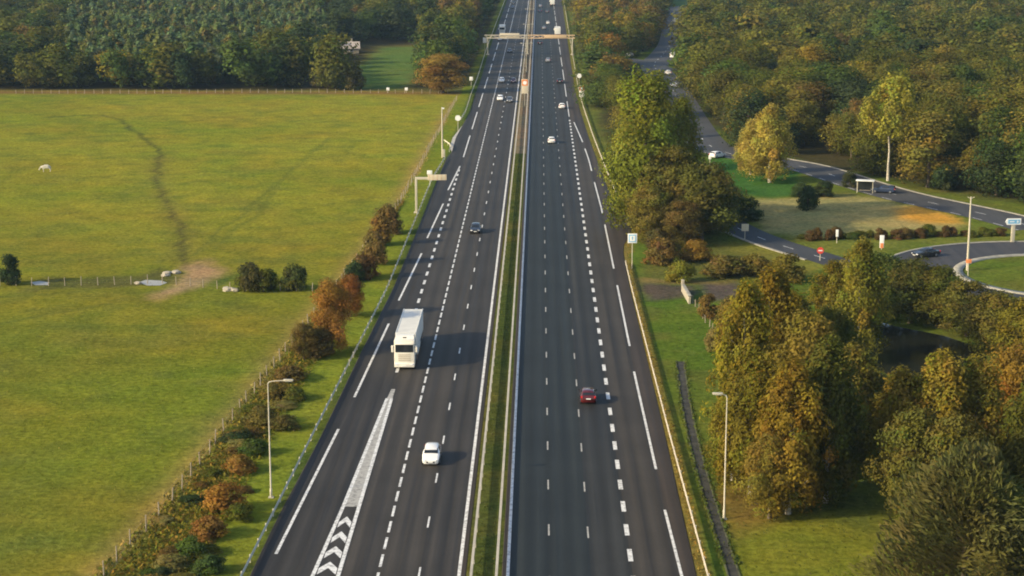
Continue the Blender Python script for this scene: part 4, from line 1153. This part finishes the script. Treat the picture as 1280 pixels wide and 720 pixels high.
# small pale head wall, bus shelter, house, stones
def head_wall():
    a = at(853, 364); c = at(862, 380); d = (c - a); L = d.length
    root = empty('head_wall', a, math.atan2(d.y, d.x), 'small pale stepped wall beside the right verge and the grey bare patch', 'wall')
    mb = MB(); mb.box((L * .5, 0, .55), (L, .35, 1.1), bev=.04); mb.build('wall', M['stone'], root, smooth=40)
    mb = MB(); mb.box((L * .5, 0, 1.16), (L + .2, .5, .12), bev=.03); mb.build('coping', M['kerb'], root, smooth=40)
    mb = MB(); mb.box((.35, 0, 1.5), (.7, .4, .55), bev=.04); mb.build('pier', M['stone'], root, smooth=40)
head_wall()
def shelter():
    b = at(1081, 241); root = empty('bus_shelter', (b.x, b.y, 0), -.25, 'small bus shelter with a pale flat roof on the near side of the side road', 'bus shelter')
    mb = MB(); mb.box((0, 0, 2.45), (3.6, 1.7, .16), bev=.04); mb.build('roof', M['sign_white'], root, smooth=40)
    for x in (-1.5, 1.5):
        for y in (-.6, .6):
            mb = MB(); mb.box((x, y, 1.19), (.1, .1, 2.37)); mb.build('post', M['pale_paint'], root)
    mb = MB(); mb.box((0, .68, 1.3), (2.9, .03, 1.8)); mb.build('rear_pane', M['glass_dark'], root)
    mb = MB(); mb.box((0, .35, .45), (2.2, .4, .07)); mb.build('bench', M['wood'], root)
shelter()
def house():
    b = at(428, 66); root = empty('house', (b.x, b.y, 0), .12, 'low house with a pale ridged roof half hidden in the left wood', 'house')
    L, D, hw, hr = 12.5, 9, 2.3, 4.3
    mb = MB(); mb.box((0, 0, hw / 2), (L, D, hw))
    for x in (-L / 2, L / 2):
        mb.face([(x, -D / 2, hw), (x, D / 2, hw), (x, 0, hr - .1)])
    mb.build('wall', M['render'], root)
    mb = MB()
    for s in (-1, 1):
        mb.face([(-L / 2 - .5, s * (D / 2 + .5), hw - .3), (L / 2 + .5, s * (D / 2 + .5), hw - .3), (L / 2 + .5, 0, hr), (-L / 2 - .5, 0, hr)])
        mb.face([(-L / 2 - .5, s * (D / 2 + .5), hw - .48), (L / 2 + .5, s * (D / 2 + .5), hw - .48), (L / 2 + .5, 0, hr - .18), (-L / 2 - .5, 0, hr - .18)])
        mb.face([(-L / 2 - .5, s * (D / 2 + .5), hw - .48), (L / 2 + .5, s * (D / 2 + .5), hw - .48), (L / 2 + .5, s * (D / 2 + .5), hw - .3), (-L / 2 - .5, s * (D / 2 + .5), hw - .3)])
    rf = mb.build('roof', M['roof_tile'], root)
    mb = MB(); mb.box((L * .28, .8, hr + .3), (.8, .8, 1.8)); mb.build('chimney', M['stone'], rf)
    for x in (-3.6, -.6, 3.4):
        mb = MB(); mb.box((x, -D / 2 - .02, 1.3), (1.3, .1, 1.2)); w = mb.build('window', M['sign_white'], root)
        mb = MB(); mb.box((x, -D / 2 - .08, 1.3), (1.1, .04, 1.0)); mb.build('pane', M['glass_dark'], w)
    mb = MB(); mb.box((1.4, -D / 2 - .03, 1.05), (1.0, .1, 2.1)); mb.build('door', M['wood'], root)
house()
def stones(px, py, n, sx, sy, label, seed):
    r = random.Random(seed)
    for i in range(n):
        b = at(px + r.uniform(-sx, sx), py + r.uniform(-sy, sy)); s = r.uniform(.35, .75)
        bm = bmesh.new(); bmesh.ops.create_icosphere(bm, subdivisions=2, radius=1)
        for v in bm.verts: v.co *= r.uniform(.8, 1.15); 
        bmesh.ops.scale(bm, vec=(s, s * .8, s * .55), verts=bm.verts)
        me = bpy.data.meshes.new('stone'); bm.to_mesh(me); bm.free(); me.materials.append(M['stone'])
        o = bpy.data.objects.new('stone', me); COL.objects.link(o); o.location = (b.x, b.y, s * .25); tag(o, label, 'stone', label.replace('pale stone', 'pale stones'))
stones(214, 343.5, 7, 9, 2.2, 'pale stone on the bare soil above the bright puddle', 4)
stones(288, 362.5, 6, 6, 2, 'pale stone beside the bush pair by the bare soil', 5)
stones(172, 354.5, 2, 2, 1, 'pale stone at the left end of the bright puddle', 6)

# cow in the meadow
def cow():
    b = at(58, 215); J = {'hip': (-.75, 0, 1.22), 'mid': (0, 0, 1.16), 'shoulder': (.65, 0, 1.22), 'neck': (1.02, 0, 1.15), 'poll': (1.30, 0, .86), 'muzzle': (1.52, 0, .42), 'tail': (-.92, 0, 1.2), 'tail2': (-1.0, 0, .55)}
    E_ = [('hip','mid'),('mid','shoulder'),('shoulder','neck'),('neck','poll'),('poll','muzzle'),('hip','tail'),('tail','tail2')]
    R_ = {'hip': .36, 'mid': .42, 'shoulder': .37, 'neck': .24, 'poll': .17, 'muzzle': .11, 'tail': .05, 'tail2': .03}
    for s in (-1, 1):
        J[f'st{s}'] = (-.72, .24 * s, .85); J[f'hk{s}'] = (-.86, .24 * s, .5); J[f'hh{s}'] = (-.78, .24 * s, .03)
        J[f'el{s}'] = (.58, .22 * s, .8); J[f'kn{s}'] = (.60, .22 * s, .42); J[f'fh{s}'] = (.57, .22 * s, .03)
        J[f'ear{s}'] = (1.24, .27 * s, .93)
        E_ += [('hip', f'st{s}'), (f'st{s}', f'hk{s}'), (f'hk{s}', f'hh{s}'), ('shoulder', f'el{s}'), (f'el{s}', f'kn{s}'), (f'kn{s}', f'fh{s}'), ('poll', f'ear{s}')]
        R_.update({f'st{s}': .17, f'hk{s}': .085, f'hh{s}': .07, f'el{s}': .14, f'kn{s}': .08, f'fh{s}': .07, f'ear{s}': .05})
    names = list(J); me = bpy.data.meshes.new('cow'); me.from_pydata([J[n] for n in names], [(names.index(a), names.index(c)) for a, c in E_], [])
    o = bpy.data.objects.new('cow', me); COL.objects.link(o); me.materials.append(M['cow_hide'])
    o.modifiers.new('skin', 'SKIN'); o.modifiers.new('sub', 'SUBSURF').levels = 1; o.modifiers['sub'].render_levels = 2
    for n, sv in zip(names, me.skin_vertices[0].data): sv.radius = (R_[n], R_[n]); sv.use_root = n == 'mid'
    o.location = (b.x, b.y, 0); o.rotation_euler.z = PI + .2
    tag(o, 'cream white cow grazing alone in the meadow', 'cow')
cow()

# ------------------------------------------------------------------ vehicles (front points to local +Y)
BODY = {  # stations: y, z bottom, half width low, z belt, half width belt, z top, half width top
 'hatchback': [(2.10,.34,.60,.56,.70,.60,.52),(2.0,.22,.78,.70,.82,.76,.66),(1.05,.20,.86,.90,.88,.97,.74),(.98,.20,.86,.91,.88,.99,.74),(.20,.20,.87,.94,.89,1.43,.62),(-1.0,.20,.87,.97,.89,1.46,.62),(-1.72,.22,.86,.99,.87,1.37,.58),(-2.02,.24,.84,.99,.84,1.04,.66),(-2.12,.36,.72,.66,.78,.74,.62)],
 'estate': [(2.30,.34,.62,.58,.72,.62,.54),(2.18,.22,.80,.70,.84,.77,.68),(1.10,.20,.88,.90,.90,.97,.76),(1.03,.20,.88,.91,.90,.99,.76),(.22,.20,.89,.94,.91,1.44,.64),(-1.4,.20,.89,.97,.91,1.48,.64),(-2.10,.22,.88,.99,.89,1.40,.60),(-2.28,.24,.86,.99,.86,1.04,.70),(-2.36,.36,.74,.66,.80,.74,.64)],
 'saloon': [(2.30,.34,.62,.58,.72,.62,.54),(2.18,.22,.80,.70,.84,.77,.68),(1.05,.20,.88,.88,.90,.95,.76),(.98,.20,.88,.89,.90,.97,.76),(.15,.20,.89,.93,.91,1.40,.62),(-.85,.20,.89,.95,.91,1.42,.62),(-1.45,.22,.88,.96,.89,1.08,.68),(-1.5,.22,.88,.95,.89,1.02,.72),(-2.28,.30,.80,.88,.84,.95,.68)],
 'van': [(2.45,.36,.70,.70,.80,.76,.62),(2.35,.26,.88,.95,.92,1.05,.78),(1.75,.24,.94,1.12,.95,1.22,.84),(1.70,.24,.94,1.13,.95,1.24,.84),(.95,.24,.95,1.16,.96,1.95,.76),(-1.0,.24,.95,1.18,.96,2.02,.78),(-2.38,.24,.95,1.18,.96,2.00,.78),(-2.44,.26,.93,1.16,.94,1.92,.76),(-2.46,.36,.90,.80,.92,.86,.80)],
}
def car_body(kind):
    st = BODY[kind]; mb = MB(); rings = []
    for (y, zb, wl, zm, wm, zt, wt) in st:
        half = [(0, zb), (wl * .8, zb), (wl, zb + .10), (wm, (zb + zm) * .5 + .05), (wm, zm - .06), (wm * .985, zm), (wt * 1.04, zm + (zt - zm) * .86), (wt * .86, zt - .008), (0, zt + .02)]
        ring = [Vector((x, y, z)) for x, z in half] + [Vector((-x, y, z)) for x, z in half[-2:0:-1]]
        rings.append(ring)
    n = len(rings[0])
    for r in rings: mb.v += [tuple(p) for p in r]
    for i in range(len(rings) - 1):
        for k in range(n):
            k2 = (k + 1) % n; mb.f.append((i * n + k, (i + 1) * n + k, (i + 1) * n + k2, i * n + k2)); mb.m.append(0)
    mb.f.append(tuple(range(n))[::-1][::-1]); mb.m.append(0)
    mb.f.append(tuple((len(rings) - 1) * n + k for k in range(n))[::-1]); mb.m.append(0)
    return mb, rings
def panel(rings, i, j, a, b, inset_u=.06, inset_v=.10, off=.015, mirror=False):
    """quad lying on the body between stations i,j and profile rows a,b"""
    p = [rings[i][a], rings[j][a], rings[j][b], rings[i][b]]
    c = sum(p, Vector()) / 4; nrm = (p[1] - p[0]).cross(p[3] - p[0]).normalized()
    if nrm.dot(c - Vector((0, c.y * .6, .7))) < 0: nrm = -nrm
    def lerp(u, v): return p[0] * (1 - u) * (1 - v) + p[1] * u * (1 - v) + p[2] * u * v + p[3] * (1 - u) * v
    q = [lerp(inset_u, inset_v), lerp(1 - inset_u, inset_v), lerp(1 - inset_u, 1 - inset_v), lerp(inset_u, 1 - inset_v)]
    return [v + nrm * off for v in q]
def make_car(kind):
    root = empty('car_prototype'); mb, R = car_body(kind)
    body = mb.build('body', M['white_car'], root, smooth=42)
    n = len(R[0])
    def win(name, i, j, pairs):
        w = MB()
        for a, b in pairs:
            q = panel(R, i, j, a, b); w.face(q); w.face([p + (p - sum(q, Vector()) / 4) * .04 - Vector((0, 0, .0)) for p in q])
            w.f.pop(); w.m.pop(); del w.v[-4:]
        return w.build(name, M['glass_dark'], root)
    # windscreen and rear window: full width strips between the two edge points
    def cross(i, j, t0=.12, t1=.90):
        a, b = R[i], R[j]; L0, L1 = a[6], b[7]; 
        p = [a[6].lerp(b[6], t0), b[6].lerp(a[6], 1 - t1), b[n - 6].lerp(a[n - 6], 1 - t1), a[n - 6].lerp(b[n - 6], t0)]
        for k in (0, 3): p[k] = Vector((p[k].x * .93, p[k].y, p[k].z))
        nr = (p[1] - p[0]).cross(p[3] - p[0]).normalized(); nr = nr if nr.z > 0 else -nr
        c0 = (p[0] + p[3]) / 2 + Vector((0, 0, .03)) ; c1 = (p[1] + p[2]) / 2 + Vector((0, 0, .03))
        q = [v + nr * .03 for v in (p[0], p[1], c1, c0)], [v + nr * .03 for v in (c0, c1, p[2], p[3])]
        w = MB(); w.face(q[0]); w.face(q[1]); return w
    ws = cross(3, 4, .05, .92); ws.build('windscreen', M['glass_dark'], root)
    rear = {'saloon': (6, 5), 'van': (7, 6)}.get(kind, (7, 6))
    if kind == 'van':
        w = MB(); w.face([(-.6, -2.47, 1.25), (.6, -2.47, 1.25), (.58, -2.45, 1.75), (-.58, -2.45, 1.75)]); w.build('rear_window', M['glass_dark'], root)
    else: cross(rear[0], rear[1], .10, .95).build('rear_window', M['glass_dark'], root)
    side_st = [(4, 5), (5, 6)] if kind in ('hatchback', 'estate') else ([(4, 5)] if kind == 'saloon' else [])
    for s in (1, -1):
        for (i, j) in side_st:
            a, b = (5, 6) if s > 0 else (n - 5, n - 6)
            w = MB(); w.face(panel(R, i, j, a, b)); w.build('side_window', M['glass_dark'], root)
        if kind == 'van':
            w = MB(); w.face([(s * .955, 1.45, 1.2), (s * .955, .45, 1.2), (s * .84, .45, 1.78), (s * .84, .95, 1.78)]); w.build('side_window', M['glass_dark'], root)
    f, b_ = BODY[kind][1], BODY[kind][-2]
    yf, yb = f[0], b_[0]; L = BODY[kind][0][0]; Lb = BODY[kind][-1][0]
    for s in (1, -1):
        h = MB(); h.box((s * f[4] * .76, yf + .02, f[3] - .08), (.34, .18, .15), rz=-s * .35, bev=.04); h.build('headlight', M['lamp_white'], root, smooth=40)
        t = MB(); t.box((s * b_[4] * .88, Lb + .06, b_[3] - .10), (.22, .16, .26 if kind != 'van' else .5), bev=.03); t.build('tail_light', M['lamp_red'], root, smooth=40)
        mr = MB(); mr.box((s * (f[4] + .16), .72 if kind != 'van' else 1.45, 1.0 if kind != 'van' else 1.3), (.2, .12, .14), bev=.03); mr.build('mirror', M['black_trim'], root, smooth=40)
        for yy in (L * .64, Lb * .62):
            ty = MB(); ty.tube([(s * .66, yy, .31), (s * .88, yy, .31)], .31, 16); w = ty.build('wheel', M['tyre'], root, smooth=40)
            ri = MB(); ri.tube([(s * .87, yy, .31), (s * .90, yy, .31)], .20, 12); ri.build('rim', M['rim'], w, smooth=40)
    g = MB(); g.box((0, L - .02, .42), (.85, .08, .16), bev=.02); g.build('grille', M['black_trim'], root)
    p = MB(); p.box((0, L + .03, .44), (.50, .03, .11)); p.build('number_plate', M['plate'], root)
    p = MB(); p.box((0, Lb - .03, .70), (.52, .03, .12)); p.build('number_plate', M['plate'], root)
    index_kids(root)
    return root
CARS = {k: [make_car(k), 0] for k in BODY}
def put_car(kind, px, py, paint, label, away, lane_x=None, rz=None, group=None, rail=None):
    pr = CARS[kind]
    b = at(px, py)
    if pr[1] == 0: o = pr[0]
    else: o = copy_tree(pr[0]); 
    pr[1] += 1
    kids = KIDS[pr[0].name] if o is pr[0] else [c for c in bpy.data.objects if c.parent is o]
    for c in kids:
        if c.name.startswith('body'):
            c.material_slots[0].link = 'OBJECT'; c.material_slots[0].material = M[paint]
    ang = (0 if away else PI) if rz is None else rz
    # py marks the edge nearest the camera
    dy = 2.2 if rz is None else 0
    o.location = (b.x if lane_x is None else lane_x, b.y + dy, .05); o.rotation_euler = (0, 0, ang)
    # (renamed at the end so that copies keep their source's children)
    RENAME.append((o, {'van': 'van'}.get(kind, 'car')))
    for q in ('group',):
        if q in o: del o[q]
    tag(o, label, 'van' if kind == 'van' else 'car', group)
    return o
RENAME = []
# left carriageway, coming towards the camera
put_car('hatchback', 538, 584, 'white_car', 'white hatchback in front of the truck, nearest oncoming car on the left carriageway', False)
put_car('hatchback', 594, 293, 'black_car', 'black car coming down the left carriageway beyond the truck', False)
put_car('estate', 625, 126.5, 'white_car', 'white estate car beside a darker car short of the gantry', False)
put_car('hatchback', 637, 128.5, 'grey_car', 'dark grey car beside the white estate, next to the median sign', False)
put_car('hatchback', 627, 103.5, 'white_car', 'white car second in line behind the white estate on the left carriageway', False)
put_car('hatchback', 641.5, 104, 'red_car', 'small red car beside the median on the left carriageway', False)
put_car('saloon', 637, 66, 'grey_car', 'grey car just in front of the gantry on the left carriageway', False)
put_car('hatchback', 625, 51, 'silver_car', 'silver car right under the left half of the gantry', False)
put_car('hatchback', 632, 50, 'white_car', 'white car under the left half of the gantry, next to the silver one', False)
put_car('saloon', 642, 5, 'black_car', 'black car at the very top of the left carriageway', False)
put_car('hatchback', 641, 10.5, 'blue_car', 'dark blue car just ahead of the topmost black one', False)
# right carriageway, driving away
put_car('hatchback', 735.5, 507, 'red_car', 'red car driving away on the right carriageway', True)
put_car('hatchback', 689.5, 180, 'white_car', 'white car in the left lanes of the right carriageway below the lay-by level', True)
put_car('hatchback', 702.5, 136.5, 'white_car', 'white car by the right edge line of the right carriageway, beside the poplar top', True)
put_car('saloon', 699.5, 104.5, 'black_car', 'dark car on the right carriageway level with the white round sign', True)
put_car('hatchback', 685, 78, 'silver_car', 'silver car on the right carriageway just short of the gantry', True)
put_car('saloon', 675, 56, 'black_car', 'dark car on the right carriageway directly under the gantry', True)
put_car('hatchback', 680, 37, 'silver_car', 'silver car beyond the gantry, left of the lorry', True)
put_car('hatchback', 685, 30.5, 'white_car', 'white car beyond the gantry, a little ahead of the silver one', True)
put_car('saloon', 675, 15.5, 'blue_car', 'dark blue car far up the right carriageway beside the median', True)
put_car('hatchback', 684, 16.5, 'grey_car', 'grey car far up the right carriageway between dark blue car and lorry', True)
put_car('hatchback', 675.5, 9, 'silver_car', 'silver car at the top of the right carriageway', True)
# side roads
put_car('van', 845, 28, 'white_car', 'white van at the far end of the side road where it enters the wood', True, rz=.2)
put_car('hatchback', 835, 93, 'white_car', 'white car on the side road below the access road', True, rz=.1)
put_car('hatchback', 844, 109, 'silver_car', 'silver car on the side road behind the white one', True, rz=.5)
put_car('van', 842, 72, 'white_car', 'white van on the inside of the side road bend', True, rz=-.3)
put_car('hatchback', 785, 71, 'white_car', 'white car on the short access road among the trees', True, rz=1.5)
put_car('hatchback', 897, 197, 'white_car', 'white car on the side road behind the poplars', True, rz=-.75)
put_car('saloon', 1157, 321, 'black_car', 'black car entering the roundabout', True, rz=PI * .5 + .45)
put_car('estate', 1104, 241, 'blue_car', 'dark blue estate car on the side road just right of the bus shelter', True, rz=1.2)

def make_truck():
    root = empty('lorry')
    # tractor unit, nose at y = 8
    mb = MB(); st = [(8.02,.42,1.15,1.05,1.20,2.0,1.16),(7.95,.35,1.22,1.10,1.24,2.05,1.20)]
    mb.box((0, 6.95, 2.18), (2.48, 2.1, 3.0), bev=.12)
    mb.box((0, 7.0, .62), (2.46, 2.05, .55), bev=.10)
    cab = mb.build('cab', M['truck_white'], root, smooth=40)
    mb = MB(); v = [(-1.16, 7.62, 3.62), (1.16, 7.62, 3.62), (1.16, 5.95, 3.62), (-1.16, 5.95, 3.62), (-1.1, 7.05, 3.98), (1.1, 7.05, 3.98), (1.12, 5.95, 4.0), (-1.12, 5.95, 4.0)]
    for f in ((0, 1, 5, 4), (1, 2, 6, 5), (2, 3, 7, 6), (3, 0, 4, 7), (4, 5, 6, 7)): mb.face([v[i] for i in f])
    mb.build('roof_deflector', M['truck_white'], root)
    mb = MB(); mb.box((0, 7.36, 3.80), (.42, .05, .2)); mb.build('roof_light', M['black_trim'], root)
    mb = MB(); mb.box((0, 8.01, 2.62), (2.16, .05, .92), bev=.02); mb.build('windscreen', M['glass_dark'], root)
    mb = MB(); mb.box((0, 8.16, 3.22), (2.2, .34, .10), bev=.03); mb.build('sun_visor', M['truck_white'], root, smooth=40)
    for z in (1.30, 1.58, 1.86):
        pass
    mb = MB()
    for z in (1.15, 1.38, 1.61, 1.84): mb.box((0, 8.015, z), (1.5, .05, .09), bev=.015)
    mb.build('grille', simple('cab_grille', (.42, .36, .26), .5), root)
    mb = MB(); mb.box((0, 8.05, .55), (2.44, .22, .45), bev=.06); mb.build('bumper', M['truck_white'], root, smooth=40)
    p = MB(); p.box((0, 8.175, .5), (.52, .03, .12)); p.build('number_plate', M['plate'], root)
    for s in (1, -1):
        mb = MB(); mb.box((s * .92, 8.165, .68), (.40, .06, .20), bev=.02); mb.build('headlight', M['lamp_white'], root)
        mb = MB(); mb.box((s * 1.46, 7.85, 2.55), (.26, .16, .85), bev=.05); mb.tube([(s * 1.22, 7.8, 2.95), (s * 1.46, 7.85, 2.9)], .03, 6); mb.build('mirror', M['truck_white'], root, smooth=40)
        w = MB(); w.face([(s * 1.247, 7.7, 2.15), (s * 1.247, 6.75, 2.15), (s * 1.247, 6.75, 2.95), (s * 1.247, 7.55, 2.95)]); w.build('side_window', M['glass_dark'], root)
    # trailer
    mb = MB(); mb.box((0, -1.35, 2.55), (2.52, 13.6, 2.7), bev=.05); tr = mb.build('trailer', M['trailer_side'], root, smooth=40)
    mb = MB(); mb.box((0, -1.35, 3.915), (2.36, 13.4, .03)); mb.build('trailer_roof', M['trailer_roof'], tr)
    mb = MB()
    for s in (-1, 1):
        mb.box((s * 1.21, -1.35, 3.94), (.08, 13.5, .07))
    mb.box((0, 5.42, 3.94), (2.34, .08, .07)); mb.build('roof_rim', M['trailer_side'], tr)
    mb = MB(); mb.box((0, -1.35, 1.05), (1.1, 13.2, .3)); mb.box((0, 6.2, .8), (1.0, 3.2, .3)); mb.build('chassis', M['trailer_dark'], root)
    for s in (1, -1):
        mb = MB(); mb.box((s * 1.2, -.2, .75), (.06, 5.2, .55)); mb.build('side_guard', M['trailer_side'], root)
        mb = MB(); mb.box((s * .95, -8.17, 1.1), (.4, .06, .16)); mb.build('tail_light', M['lamp_red'], root)
        for yy in (7.15, 4.0, -4.2, -5.5, -6.8):
            ty = MB(); ty.tube([(s * .86, yy, .5), (s * 1.2, yy, .5)], .5, 18); w = ty.build('wheel', M['tyre'], root, smooth=40)
            ri = MB(); ri.tube([(s * 1.18, yy, .5), (s * 1.22, yy, .5)], .29, 12); ri.build('rim', M['rim'], w, smooth=40)
    index_kids(root)
    return root
TRUCK = make_truck()
b = at(505.5, 463)
TRUCK.location = (b.x, b.y + 8.2, .05); TRUCK.rotation_euler.z = PI
tag(TRUCK, 'cream white articulated lorry with box trailer coming towards the camera', 'lorry'); RENAME.append((TRUCK, 'lorry'))
def put_truck(px, py, away, label, sc):
    o = copy_tree(TRUCK); b = at(px, py); o.location = (b.x, b.y + 8.2 * sc, .05); o.rotation_euler.z = 0 if away else PI; o.scale = (1, sc, .95)
    tag(o, label, 'lorry'); RENAME.append((o, 'lorry'))
put_truck(627.5, 43, False, 'white lorry just beyond the gantry on the left carriageway', .6)
put_truck(697, 46, True, 'white lorry just beyond the gantry on the right carriageway', .7)
put_truck(690.5, 8, True, 'white lorry at the top edge of the right carriageway', .7)
for o, n in RENAME: o.name = n
for k, p in CARS.items():
    if p[1] == 0:
        for c in KIDS[p[0].name]: bpy.data.objects.remove(c)
        bpy.data.objects.remove(p[0])

# ------------------------------------------------------------------ haze
def haze():
    bm = bmesh.new(); bmesh.ops.create_cube(bm, size=1)
    bmesh.ops.scale(bm, vec=(6300, 6300, 63), verts=bm.verts); bmesh.ops.translate(bm, vec=(0, 0, 63 / 2 - 1.0), verts=bm.verts)
    me = bpy.data.meshes.new('haze'); bm.to_mesh(me); bm.free()
    o = bpy.data.objects.new('haze', me); COL.objects.link(o); tag(o, 'thin pale evening haze over the whole landscape', 'haze', kind='stuff')
    m, t, out = new_mat('haze_air'); v = node(t, 'ShaderNodeVolumePrincipled')
    v.inputs['Color'].default_value = (.50, .74, 1.0, 1); v.inputs['Density'].default_value = .00007; v.inputs['Anisotropy'].default_value = .2
    t.links.new(v.outputs[0], out.inputs['Volume']); me.materials.append(m)
haze()
